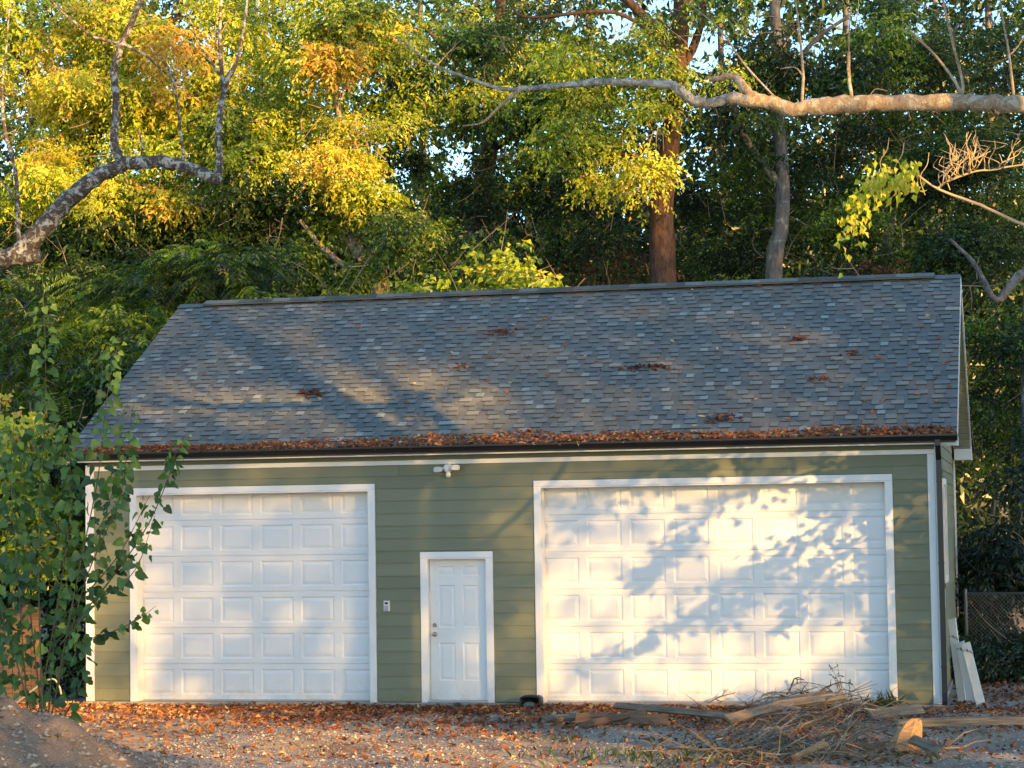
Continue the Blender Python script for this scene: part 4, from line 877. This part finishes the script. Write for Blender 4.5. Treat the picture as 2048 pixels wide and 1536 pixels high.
lm = {}
for k in range(6):
    for tq in range(5):
        bb = Buf(); bb.add(LF[k][0], LF[k][1], .12+.17*tq); lm[(k, tq)] = bb.mesh('leaf', m_leaf_shrub, True)
SY = -6.0
shoots = [[(95, 1400), (78, 1200), (80, 1000), (90, 830), (90, 680), (84, 535)], [(110, 1400), (150, 1180), (195, 960), (213, 800), (228, 720), (242, 672)], [(130, 1400), (165, 1180), (235, 1010), (255, 900), (268, 800)],
          [(100, 1300), (205, 1180), (290, 1060), (335, 960), (350, 910), (372, 868)], [(90, 1340), (150, 1290), (220, 1265), (275, 1240), (312, 1212)], [(60, 1400), (35, 1150), (22, 950), (30, 820)], [(100, 1300), (135, 1080), (140, 920), (132, 835)],
          [(80, 1380), (120, 1200), (190, 1080), (235, 960), (262, 925)], [(70, 1400), (10, 1250), (-40, 1100)], [(100, 1380), (170, 1340), (140, 1240)], [(110, 1250), (230, 1120), (300, 990)], [(95, 1150), (40, 1010), (60, 900)], [(120, 1290), (200, 1200), (270, 1140), (310, 1030)]]
t = thing('broadleaf_shrub', 'young shrub with big dark green lobed leaves in front of the left wall', 'shrub', tuple(at(95, 1450, SY)*np.array([1, 1, 0])+np.array([0, 0, -.1]))); org = np.array(t.location)
spots = []
for si, pts in enumerate(shoots):
    Ys = SY+R.uniform(-.35, .35); P = np.array([at(x, y, Ys) for x, y in pts]); P[0] = org+R.normal(0, .12, 3)*np.array([1, 1, 0]) if si not in (3, 4, 10, 12) else P[0]
    s_ = spline(P, 7); bb = Buf(); tube(bb, s_-org, np.linspace(.010, .0025, len(s_)), 6); bb.build('stem', m_vine_stem, t, True)
    L = np.linalg.norm(np.diff(s_, axis=0), axis=1).sum(); n = int(L/.052)
    for k in range(n):
        f = (k+.5)/n
        if f < .22 and si not in (3, 4): continue
        p = s_[min(int(f*(len(s_)-1)), len(s_)-1)]; spots.append((p, f, k, si))
items = []
for p, f, k, si in spots:
    a = k*2.4+R.uniform(-.4, .4); out = np.array([math.cos(a), math.sin(a)*.7-.25, R.uniform(-.1, .35)]); sz = R.uniform(.075, .15)*(1.05-.55*max(f-.75, 0)/.25)
    items.append((p+nrm(out)*R.uniform(.03, .11), out, sz, np.clip(.30+.75*max(f-.5, 0)+R.normal(0, .13), 0, .95)))
for k in range(430):                                          # the leafy body of the shrub
    x, y = R.normal(62, 62), R.uniform(850, 1400)
    if x > 165+R.uniform(-20, 15) or (y > 1150 and x > 60 and R.uniform() < .55): continue
    a = R.uniform(0, 6.3); items.append((at(x, y, SY+R.uniform(-.1, .9)), np.array([math.cos(a), math.sin(a)*.7-.3, R.uniform(-.3, .3)]), R.uniform(.07, .155), np.clip(R.normal(.30, .2), 0, .95)))
dd = np.array([np.linalg.norm(i_[0]-CAM)/i_[2] for i_ in items]); near = set(np.argsort(dd)[:300].tolist()); rest = Buf()
for k, (p, out, sz, tn) in enumerate(items):
    y_ = nrm(out*.8-UP*R.uniform(.35, 1.1)); z_ = np.array([R.normal(0, .6), -.6+R.normal(0, .45), .5+R.normal(0, .45)]); x_ = nrm(np.cross(y_, z_)); z_ = np.cross(x_, y_)
    v, fs = LF[k % 6]; mt = np.stack([x_, y_, z_], 1)*sz
    if k in near:
        o = obj('leaf', lm[(k % 6, int(np.clip((tn-.12)/.17+.5, 0, 4)))], t); m4 = Matrix.Identity(4)
        for r_ in range(3):
            for c_ in range(3): m4[r_][c_] = mt[r_][c_]
            m4[r_][3] = (p-org)[r_]
        o.matrix_local = m4
    else: rest.add(v @ mt.T+(p-org), fs, tn)
rest.build('leaves', m_leaf_shrub, t, True, kind='stuff')

# ------------------------------------------------------------------ dirt mound, litter, gravel, grass
mc = np.array([2.35, -8.7]); 
def mz(x, y):
    r_ = np.hypot(x-mc[0], (y-mc[1])*.85); n_ = .26*(vnoise(x*1.4, y*1.4)-.5)+.13*(vnoise(x*4, y*4+7)-.5)+.08*(vnoise(x*11, y*11)-.5)+.05*(vnoise(x*23, y*23)-.5)
    return np.sqrt(np.maximum(0, 1.14-.53*r_)**2+.0004)-.02+n_*np.clip(1.6-.6*r_, .15, 1)
gx2, gy2 = np.arange(-.6, 6.2, .045), np.arange(-11.4, -5.6, .045); XX, YY = np.meshgrid(gx2, gy2); G0 = gz(XX, YY); H = mz(XX, YY)
rr = np.hypot(XX-mc[0], (YY-mc[1])*.85); ZZ = G0-.06+np.maximum(H, 0)+.05*np.clip(2.6-rr, 0, 1)
nx = len(gx2); i = (np.arange(len(gy2)-1)[:, None]*nx+np.arange(nx-1)[None]).ravel(); bb = Buf()
bb.add_np(np.stack([XX-mc[0], YY-mc[1], ZZ], -1).reshape(-1, 3), np.stack([i, i+1, i+1+nx, i+nx], -1), .5)
mo = thing('dirt_mound', 'heap of loose brown dirt at the lower left of the yard', 'dirt mound', (mc[0], mc[1], 0)); bb.build('soil', m_dirt, mo, True)
def top_z(x, y): return np.maximum(gz(x, y), np.where((np.hypot(x-mc[0], y-mc[1]) < 3.2), gz(x, y)-.06+np.maximum(mz(x, y), 0)+.05*np.clip(2.6-np.hypot(x-mc[0], (y-mc[1])*.85), 0, 1), -9))
OCT = np.array([(1, 0, 0), (-1, 0, 0), (0, 1, 0), (0, -1, 0), (0, 0, 1), (0, 0, -1)], float); OCF = np.array([(0, 2, 4), (2, 1, 4), (1, 3, 4), (3, 0, 4), (2, 0, 5), (1, 2, 5), (3, 1, 5), (0, 3, 5)])
def stones(b_, x, y, z, sz, tone):
    n = len(x); v = OCT[None]*sz[:, None, None]*R.uniform(.55, 1.2, (n, 6, 1))*np.array([1, 1, .6]); a = R.uniform(0, 6.3, n); c, s_ = np.cos(a)[:, None], np.sin(a)[:, None]
    v = np.stack([v[..., 0]*c-v[..., 1]*s_, v[..., 0]*s_+v[..., 1]*c, v[..., 2]], -1)+np.stack([x, y, z], -1)[:, None]
    b_.add_np(v.reshape(-1, 3), (np.arange(n)[:, None, None]*6+OCF[None]).reshape(-1, 3), np.repeat(tone, 8))
bb = Buf(); n = 21000; x = R.uniform(3, 14.5, n); y = -.12-9*R.uniform(0, 1, n)**1.2; sz = .007+.016*R.uniform(0, 1, n)**2.5
stones(bb, x, y, gz(x, y)+sz*.2, sz, np.clip(R.normal(.5, .22, n), 0, 1))
n = 90; x = R.uniform(4, 14, n); y = R.uniform(-8, -.3, n); sz = R.uniform(.025, .05, n); stones(bb, x, y, gz(x, y)+sz*.2, sz, R.uniform(.4, 1, n))
bb.build('gravel', m_stone, None, kind='stuff', label='pale crushed gravel scattered over the yard in front of the garage')
bb = Buf(); n = 9000; a = R.uniform(0, 6.3, n); r_ = 2.6*np.sqrt(R.uniform(0, 1, n)); x = mc[0]+r_*np.cos(a); y = mc[1]+r_*np.sin(a); sz = .008+.045*R.uniform(0, 1, n)**5
stones(bb, x-mc[0], y-mc[1], top_z(x, y)+sz*.1, sz, np.clip(R.normal(.35, .2, n), 0, .9)); bb.build('clods', m_stone, mo, kind='stuff')
def litter(b_, x, y, z, L, tone, lift=.5, slope=None):
    n = len(x); d_ = R.normal(0, 1, (n, 3))*np.array([1, 1, .28*lift]); nm = UP+R.normal(0, .5*lift, (n, 3))
    if slope is not None: d_ = d_-np.outer(d_ @ slope, slope)*.8; nm = slope+R.normal(0, .45*lift, (n, 3))
    leaves_np(b_, np.stack([x, y, z], -1), d_, nm, L, L*R.uniform(.5, .85, n), tone, R.uniform(-.1, .5, (n, 1)), R.uniform(-.25, .3, (n, 1)))
bb = Buf(); n = 70000; x = R.uniform(-3, 14.5, n); y = -.03-9.5*R.uniform(0, 1, n)**1.5
den = np.interp(y, [-9, -5, -3.2, -1.6, -.5, 0], [.12, .20, .42, .95, 1, 1])*np.interp(x, [-3, 0, 4, 8, 10.5, 12, 14], [1, 1, .9, .95, .55, .45, .35])*(.25+1.35*vnoise(x*1.1+4, y*2.2)**1.5)
ok = R.uniform(0, 1, n) < den; x, y = x[ok], y[ok]; n = len(x)
hot = np.interp(x, [-2, 1, 5, 7, 8.5, 12], [.75, .75, .48, .5, .66, .5]); litter(bb, x, y, gz(x, y)+R.uniform(.002, .045, n), .03+.075*R.uniform(0, 1, n)**1.4, np.clip(hot-.05+R.normal(0, .27, n), 0, 1), .9)
n = 5200; x = R.uniform(12.5, 18, n); y = R.uniform(-.3, 9, n); ok = R.uniform(0, 1, n) < .25+vnoise(x*1.3, y*1.1); x, y = x[ok], y[ok]; n = len(x)
litter(bb, x, y, gz(x, y)+R.uniform(.004, .05, n), R.uniform(.05, .09, n), np.clip(R.normal(.22, .2, n), 0, 1), 1.0)
bb.build('fallen_leaves', m_litter, None, kind='stuff', label='orange and brown fallen leaves covering the yard along the garage')
bb = Buf()
for cx, cy, n, rx, ry, h in ((1120, 1478, 60, .45, .25, .09), (1250, 1515, 80, .7, .3, .13), (1350, 1520, 90, .6, .3, .14), (1470, 1500, 60, .6, .3, .15), (1440, 1345, 0, 0, 0, 0), (1760, 1415, 60, .12, .08, .22), (1700, 1520, 80, .6, .3, .12), (1320, 1405, 40, .3, .1, .08), (1150, 1400, 60, .5, .1, .08)):
    if not n: continue
    d_ = CF+CR*(cx-1024)/FPX-CU*(cy-768)/FPX; c = CAM+d_*((-.07-CAM[2])/d_[2]); x = c[0]+R.normal(0, rx, n); y = np.minimum(c[1]+R.normal(0, ry, n), -.15)
    leaves_np(bb, np.stack([x, y, gz(x, y)], -1), UP+R.normal(0, .45, (n, 3)), R.normal(0, 1, (n, 3)), h*R.uniform(.5, 1.3, n), .012, np.clip(R.normal(.45, .2, n), 0, 1), .1, .5)
bb.build('grass_tufts', m_grass, None, kind='stuff', label='sparse green grass tufts poking through the gravel by the brush pile')
# leaves in the gutter, drifts and strays on the roof
def on_roof(x, y, lift=.02): P = roofpt(x, y); return P+sn*lift
bb = Buf(); n = 5200; x = R.uniform(X0, X1-.05, n); x = x[R.uniform(0, 1, n) < .35+1.1*vnoise(x*3.3, x*0+8)]; n = len(x)
hgt = np.interp(x, [0, 1.5, 4, 5, 7.5, 9, 10.2, 10.8, 12, 12.7], [.10, .14, .18, .24, .25, .24, .10, .20, .16, .08])*(.35+.9*vnoise(x*2.2, x*0)+.4*vnoise(x*9, x*0+5)); s_ = -.10+(hgt+.10)*R.uniform(0, 1, n)**1.3
pos = np.array([0, EY, EZ])+np.outer(np.maximum(s_, 0), sl)+sn*(.012+.05*R.uniform(0, 1, n)*np.clip(1-s_/.3, .2, 1))[:, None]; pos[:, 0] = x; low = s_ < 0; pos[low, 1] = EY+s_[low]; pos[low, 2] = EZ-.03+R.uniform(0, .06, low.sum())
litter(bb, pos[:, 0], pos[:, 1], pos[:, 2], R.uniform(.05, .085, n), np.clip(.50+.14*vnoise(x*.8, x*0+3)+R.normal(0, .2, n), 0, 1), 1.1, sn)
bb.build('gutter_leaves', m_litter, None, kind='stuff', label='rust-coloured dead leaves heaped along the gutter at the roof edge')
for x, y, n, sx, sy, lb, tn in ((624, 789, 150, .16, .10, 'clump of red-brown leaves low on the left part of the roof', .30), (1003, 666, 130, .16, .09, 'dark leaf clump just below the ridge at mid roof', .3), (1285, 737, 170, .30, .07, 'long dark drift of leaf debris right of mid roof', .15),
                                (1594, 682, 70, .13, .07, 'small tan leaf clump high on the right part of the roof', .45), (1450, 838, 90, .2, .08, 'thin brown leaf patch low on the roof above the large door', .25), (921, 735, 40, .12, .12, 'loose knot of orange leaves at mid roof', .6), (1702, 708, 35, .07, .08, 'small brown leaf knot near the right end of the roof', .35), (1640, 760, 45, .2, .04, 'short brown leaf streak on the right part of the roof', .3)):
    n = int(n*.40); sx *= .72; sy *= .6; tn -= .08; P = on_roof(x, y, 0); bb = Buf(); dx = R.normal(0, sx, n); ds = R.normal(0, sy, n)-.12*np.abs(dx); hh = .05*np.exp(-(dx/sx)**2/2-(ds/sy)**2/2)*R.uniform(.1, 1, n)+.016
    pos = np.stack([dx, dx*0, dx*0], -1)+np.outer(ds, sl)+np.outer(hh, sn); litter(bb, pos[:, 0], pos[:, 1], pos[:, 2], R.uniform(.05, .09, n), np.clip(tn+R.normal(0, .18, n), 0, 1), 1, sn)
    o = bb.build('leaf_clump', m_litter, None, label=lb, category='leaf clump', group='leaf clumps on the roof'); o.location = P; o['kind'] = 'stuff'
lvm = []
for k in range(6):
    bb = Buf(); a = R.uniform(.55, .8); f = R.uniform(.1, .4)
    bb.add([(0, -.5, .1), (a*.35, -.2, f*.35), (a*.5, .15, f*.5), (0, .5, .15*k/5), (-a*.5, .1, f*.4), (-a*.35, -.22, f*.3), (0, -.1, 0), (0, .2, .02)], [(0, 1, 6), (1, 2, 7, 6), (2, 3, 7), (3, 4, 7), (4, 5, 6, 7), (5, 0, 6)], [.55, .62, .7, .8, .93, .98][k]); lvm.append(bb.mesh('roof_leaf', m_litter))
bb = Buf(); n = 420; x = R.uniform(250, 1905, n); y = 600+R.uniform(0, 1, n)**.8*250; P = np.array([on_roof(a, c, .016) for a, c in zip(x, y)]); ok = (P[:, 0] > X0+.05) & (P[:, 0] < X1-.05) & (P[:, 2] > EZ+.1) & (P[:, 2] < RZ-.15); P = P[ok]; n = len(P)
litter(bb, P[:, 0], P[:, 1], P[:, 2], R.uniform(.015, .045, n), np.clip(R.normal(.5, .35, n), 0, 1), .8, sn); bb.build('roof_debris', m_litter, None, kind='stuff', label='bits of leaf and twig debris sprinkled over the shingles', category='debris')
RL = [(720, 657), (800, 733), (830, 770), (690, 795), (600, 745), (985, 610), (1055, 621), (1090, 640), (920, 660), (1045, 658), (1028, 652), (1075, 655), (915, 690), (905, 708), (900, 720), (978, 716), (1055, 717), (1130, 693), (1170, 715), (1195, 725), (1065, 752), (1095, 752), (1020, 768), (976, 762), (1014, 786), (825, 770), (812, 806), (864, 796), (1024, 833), (1105, 836), (1190, 828), (1232, 841), (1385, 582), (1720, 580), (1665, 594), (1575, 840), (1404, 836), (1757, 715), (1664, 722), (1855, 634), (1877, 679), (1840, 655), (1888, 730), (1871, 757), (1900, 776), (1835, 791), (1768, 803), (1728, 803), (1684, 777), (1727, 777), (1565, 785), (1570, 658), (1388, 642), (1345, 685), (1435, 700), (1490, 708), (1335, 727), (1512, 801), (1873, 804), (1745, 826), (1820, 729), (1896, 725), (1390, 855), (500, 708), (540, 762), (170, 838), (640, 800), (555, 830), (410, 750), (1695, 573), (1520, 574)]
for k, (x, y) in enumerate(RL):
    o = obj('roof_leaf', lvm[int(R.integers(0, 6))], None, label='single curled orange leaf stranded on the grey shingles', category='leaf', group='stray leaves on the roof')
    o.location = on_roof(x, y, .02); s_ = R.uniform(.07, .115); o.scale = (s_, s_, s_)
    o.rotation_euler = (math.atan2(sl[2], sl[1])+R.normal(0, .25), R.normal(0, .3), R.uniform(0, 6.3)) if False else (Matrix.Rotation(math.atan2(sl[2], sl[1]), 3, 'X') @ Matrix.Rotation(R.uniform(0, 6.3), 3, 'Z') @ Matrix.Rotation(R.normal(0, .25), 3, 'X')).to_euler()

# ------------------------------------------------------------------ things lying about
def gpt(x, y, z=-.07):
    d_ = CF+CR*(x-1024)/FPX-CU*(y-768)/FPX; return CAM+d_*((z-CAM[2])/d_[2])
def plank(label, p0, p1, w, th, mat, tone=.5, roll=0.0, group='weathered boards in the yard'):
    p0, p1 = np.asarray(p0, float), np.asarray(p1, float); c = (p0+p1)/2; ax = p1-p0; L = np.linalg.norm(ax); ax = ax/L
    s_ = nrm(np.cross(UP, ax)); u_ = np.cross(ax, s_); s2_, u2_ = s_*math.cos(roll)+u_*math.sin(roll), -s_*math.sin(roll)+u_*math.cos(roll); bb = Buf()
    n = 8; vs = []                                            # slightly bowed, split-ended
    for k in range(n+1):
        f = k/n; off = (math.sin(f*math.pi)*.012)*np.array([0, 0, 1]); ww = w/2*(1+R.normal(0, .02)); tt_ = th/2; e = R.normal(0, .012, 4)*(k in (0, n))
        for j, (a, c_) in enumerate(((-1, -1), (1, -1), (1, 1), (-1, 1))): vs.append(np.array([(f-.5)*L+e[j], a*ww, c_*tt_+off[2]]))
    fs = [(k*4+j, k*4+(j+1) % 4, (k+1)*4+(j+1) % 4, (k+1)*4+j) for k in range(n) for j in range(4)]+[(3, 2, 1, 0), tuple(n*4+j for j in range(4))]
    bb.add(vs, fs, tone); o = bb.build('board', mat, None, label=label, category='board', group=group)
    m4 = Matrix.Identity(4)
    for r_ in range(3): m4[r_][0], m4[r_][1], m4[r_][2], m4[r_][3] = ax[r_], s2_[r_], u2_[r_], c[r_]
    o.matrix_world = m4; return o
def yard(x, y, up=0.0): P = gpt(x, y, -.07+up); return P
plank('pinkish flat board on the leaves left of the brush pile', gpt(1152, 1438, .02), gpt(1335, 1440, .02), .14, .03, m_wood_brown, .55, 1.2)
plank('dark board end poking out left of the pinkish board', gpt(1088, 1440, .0), gpt(1160, 1434, .01), .10, .045, m_wood_grey, .1, .5)
plank('long brown board slanting over the pinkish board', gpt(1165, 1452, -.02), gpt(1290, 1424, .10), .09, .03, m_wood_brown, .2, .7)
plank('long grey board running from the driveway into the brush pile', gpt(1230, 1411, .05), gpt(1480, 1434, .08), .09, .035, m_wood_grey, .35, .9)
plank('grey plank propped on top of the brush pile pointing up right', gpt(1455, 1438, .10), gpt(1668, 1388, .20), .13, .035, m_wood_grey, .55, .7)
plank('second grey plank lying across the top of the brush pile', gpt(1545, 1412, .16), gpt(1690, 1392, .24), .10, .04, m_wood_grey, .75, .9)
plank('short pale board at the top left of the brush pile', gpt(1545, 1406, .14), gpt(1650, 1385, .26), .07, .03, m_wood_grey, .9, .4)
plank('grey board on the ground in front of the right door casing', gpt(1740, 1430, .03), gpt(1845, 1418, .06), .14, .035, m_wood_grey, .6, .9)
plank('long pale timber lying right of the pile toward the frame edge', gpt(1790, 1448, .05), gpt(2060, 1440, .05), .10, .09, m_wood_grey, .9, .1)
plank('short orange stick of split wood at the front of the pile', gpt(1590, 1517, -.02), gpt(1650, 1488, .08), .06, .05, m_wood_tan, .95, .3)
plank('grey board end jutting right out of the pile', gpt(1780, 1462, .08), gpt(1880, 1502, .02), .11, .04, m_wood_grey, .4, .6)
# split log catching the sun
p = gpt(1808, 1500, -.07); lg = thing('split_log', 'chunk of pale orange split log in the sun right of the brush pile', 'log', tuple(p)); bb = Buf()
rr = [(.17, .12, 0, .0), (.165, .115, .06, .01), (.16, .11, .12, .03), (.15, .10, .18, .05), (.13, .085, .24, .08), (.10, .065, .29, .10), (.06, .045, .33, .125)]; vs = []; n = 18
jag = 1+.12*np.sign(np.sin(np.arange(n)*1.05))+R.normal(0, .06, n)
for q_, (a_, c_, z, sx) in enumerate(rr):
    for k in range(n): q = k/n*6.283; j = jag[k]*(1+R.normal(0, .03)); vs.append((math.cos(q)*a_*j+sx, math.sin(q)*c_*j, z+.025*(q_/6)*math.sin(k*.7)+R.normal(0, .006)))
fs = [(i*n+k, i*n+(k+1) % n, (i+1)*n+(k+1) % n, (i+1)*n+k) for i in range(len(rr)-1) for k in range(n)]+[tuple((len(rr)-1)*n+k for k in range(n))]
bb.add(vs, fs, .9); bb.build('wood', m_wood_tan, lg)
bb = Buf(); tube(bb, spline([(-.02, -.02, .06), (.12, -.10, -.01), (.24, -.14, -.02)], 4), np.linspace(.05, .02, 9), 8, .8, .1); bb.build('root', m_wood_tan, lg)
# brush: branches one by one, then the tangle
for k in range(58):
    x = R.normal(1610, 100); y = R.uniform(1412, 1520); L = R.uniform(.5, 1.7); a = R.normal(0.2, .6); P = gpt(x, y); hpk = .30*math.exp(-((x-1620)/120)**2)*np.clip((1530-y)/110, .2, 1)
    d_ = np.array([math.cos(a), math.sin(a)*.7, R.normal(.05, .12)]); pts = [P+d_*L*f+np.array([0, 0, .03+hpk*R.uniform(.4, 1)+.08*math.sin(f*3)])+R.normal(0, .03, 3) for f in (-.5, -.2, .15, .5)]
    bb = Buf(); r_ = R.uniform(.008, .022); pp_ = np.array([p_+R.normal(0, .018, 3) for p_ in spline(pts, 2)])-P; tube(bb, pp_, np.linspace(r_, r_*.4, len(pp_)), 6, .5, .15)
    for q_ in range(2): e0 = pp_[int(R.integers(2, len(pp_)-1))]; e1 = e0+d_*R.uniform(.1, .35)+R.normal(0, .10, 3); tube(bb, [e0, (e0+e1)/2+R.normal(0, .02, 3), e1], [r_*.5, r_*.4, r_*.2], 5, .5, .1)
    o = bb.build('branch', (m_twig, m_twig_bare, m_bark_ash, m_bark_grey)[k % 4], None, True, label='cut branch tangled in the brush pile on the right of the yard', category='branch', group='branches of the brush pile'); o.location = P
for nm_, mt_, lb_, n in (('brush_tangle', m_twig, 'tangle of brown twigs and dry stalks heaped on the brush pile', 900), ('dry_stalks', m_twig_bare, 'pale dry stalks and straw mixed through the brush pile', 170)):
    bb = Buf()
    for k in range(n):
        x = R.normal(1625, 120); y = R.uniform(1405, 1540); P = gpt(x, y); hpk = .24*math.exp(-((x-1650)/110)**2)*np.clip((1530-y)/110, .15, 1); L = R.uniform(.12, .6); a = R.uniform(0, 6.3)
        d_ = np.array([math.cos(a), math.sin(a), R.normal(.12, .3)]); c = P+np.array([0, 0, hpk*R.uniform(0, 1)+.01]); r_ = R.uniform(.003, .007); tube(bb, [c, c+d_*L*.5+R.normal(0, .03, 3), c+d_*L], [r_, r_*.8, .0015], 4, .5, 0, False)
    bb.build(nm_, mt_, None, kind='stuff', label=lb_, category='brush')
bb = Buf(); n = 1500; x = R.normal(1620, 130, n); y = R.uniform(1408, 1535, n); P = np.array([gpt(a, c) for a, c in zip(x, y)]); hpk = .28*np.exp(-((x-1640)/100)**2)*np.clip((1530-y)/110, .1, 1)
litter(bb, P[:, 0], P[:, 1], P[:, 2]+hpk*R.uniform(0, 1, n)+.01, R.uniform(.04, .09, n), np.clip(R.normal(.35, .25, n), 0, 1), 1.3); bb.build('brush_leaves', m_litter, None, kind='stuff', label='dry brown leaves caught in the brush pile', category='leaves')
# thin weed on top of the pile
p = gpt(1690, 1405, .12); wd = thing('weed', 'thin dry weed stalk standing on the brush pile against the white door', 'weed', tuple(p)); bb = Buf(); lb_ = Buf()
for q in range(4):
    tip = np.array([R.uniform(-.22, .12), R.uniform(-.1, .1), R.uniform(.3, .55)]); s_ = spline([(0, 0, -.2), tip*.5+R.normal(0, .03, 3), tip], 6); tube(bb, s_, np.linspace(.005, .002, len(s_)), 5)
    n = 9; i = R.integers(4, len(s_), n); leaves_np(lb_, s_[i], R.normal(0, 1, (n, 3)), R.normal(0, 1, (n, 3)), R.uniform(.04, .075, n), .022, R.uniform(.1, .5, n))
bb.build('stalk', m_twig, wd, True); lb_.build('leaves', m_leaf_dark, wd, kind='stuff')
# black plastic box by the big door
p = gpt(1088, 1408, -.06); p[1] = min(p[1], -.35); bx = thing('plastic_box', 'small black hooded plastic box on the leaves beside the large garage door', 'plastic box', (p[0], p[1], -.06)); bb = Buf(); pr = []
for k in range(9): q = math.pi*k/8; pr.append((-.145*math.copysign(abs(math.cos(q))**.35, math.cos(q)), .10+.09*abs(math.sin(q))**.5))
pr = [(-.145, 0)]+pr+[(.145, 0)]; n = len(pr); vs = [(x, y, z) for y in (-.11, .11) for x, z in pr]+[(x*.86, y, .005+z*.86) for y in (-.11, .08) for x, z in pr]
fs = [(k, k+1, n+k+1, n+k) for k in range(n-1)]+[(2*n+k+1, 2*n+k, 3*n+k, 3*n+k+1) for k in range(n-1)]+[(k+1, k, 2*n+k, 2*n+k+1) for k in range(n-1)]+[tuple(n+k for k in range(n)), tuple(3*n+k for k in range(n-1, -1, -1))]
bb.add(vs, fs); bb.build('hood', m_plastic, bx, True)
bb = Buf(); zz = np.linspace(-1, 1, 8); tube(bb, [(-.01+.10*q, -.075, .055) for q in zz], .055*np.sqrt(np.maximum(1-zz**2, .02)), 10, .5, .05); bb.build('insert', m_dark_grey, bx, True)
# boards leaning on the side wall
for k, (xb, yb, xt, yt, Y, w_, mt, lb) in enumerate(((1925, 1408, 1904, 1238, 1.1, .11, m_peel, 'tallest cream board leaning on the side wall, behind the two white ones'), (1945, 1410, 1920, 1284, .9, .12, m_peel, 'middle white peeling board leaning on the side wall'), (1962, 1411, 1932, 1288, .75, .12, m_peel, 'front white board leaning on the side wall with a clean face'))):
    P0, P1 = at(xb, yb, Y-.05), at(xt, yt, Y+.05); P0[2] = -.06; P1[0] = max(P1[0], W1+.045+.05*k)
    plank(lb, P0, P1, w_, .045, mt, .8, -1.15, 'boards leaning on the side wall')
# white plastic pipe and plank fence behind the shrub
bb = Buf(); tube(bb, spline([at(20, 1380, -1)*np.array([1, 1, 0])-np.array([0, 0, .02]), at(95, 1360, -1), at(118, 1372, -1), at(125, 1410, -1)], 6), .013, 8); bb.build('plastic_pipe', m_soffit, None, True, label='bent pale plastic pipe on the ground behind the broad-leaved shrub', category='pipe')
fe = thing('wooden_fence', 'low brown plank fence glimpsed through the broad-leaved shrub', 'fence', (-2.2, 1.1, -.1))
for k in range(13):
    x_ = -1.1+k*.155; bb = Buf(); h_ = 1.45+R.normal(0, .03); box(bb, x_, x_+.145, R.uniform(-.012, 0), .022, -.05, h_, R.uniform(.2, .9), .004); bb.build('plank', m_wood_brown, fe)
for z in (.35, 1.15): bb = Buf(); box(bb, -1.15, .93, .024, .062, z, z+.09); bb.build('rail', m_wood_tan, fe)
# chain-link fence on the right
cf = thing('chain_link_fence', 'dark chain-link fence running behind the leaning boards at the right', 'fence', (12.6, 6.0, -.08)); bb = Buf(); wl_, hh_, p_ = 5.0, 1.35, .062
for k in range(int((wl_+hh_)/p_)):
    for sg in (1, -1):
        a0 = k*p_-hh_; z0 = max(0, -a0); xs = a0+z0; z1 = min(hh_, wl_-a0); xe = a0+z1
        if z1 <= z0: continue
        q = [(xs, z0), (xe, z1)] if sg > 0 else [(wl_-xs, z0), (wl_-xe, z1)]
        tube(bb, [(q[0][0], .004*sg, q[0][1]), (q[1][0], .004*sg, q[1][1])], .0026, 3, .5, 0, False)
bb.build('wire_mesh', m_wire, cf, kind='stuff')
for x_ in (0., 2.4, 4.8): bb = Buf(); tube(bb, [(x_, .05, -.1), (x_, .05, hh_+.06), (x_, .05, hh_+.08)], [.028, .028, .01], 10); bb.build('post', m_wire, cf, True)
bb = Buf(); tube(bb, [(-.02, .05, hh_), (wl_, .05, hh_)], .02, 8); bb.build('top_rail', m_wire, cf, True)
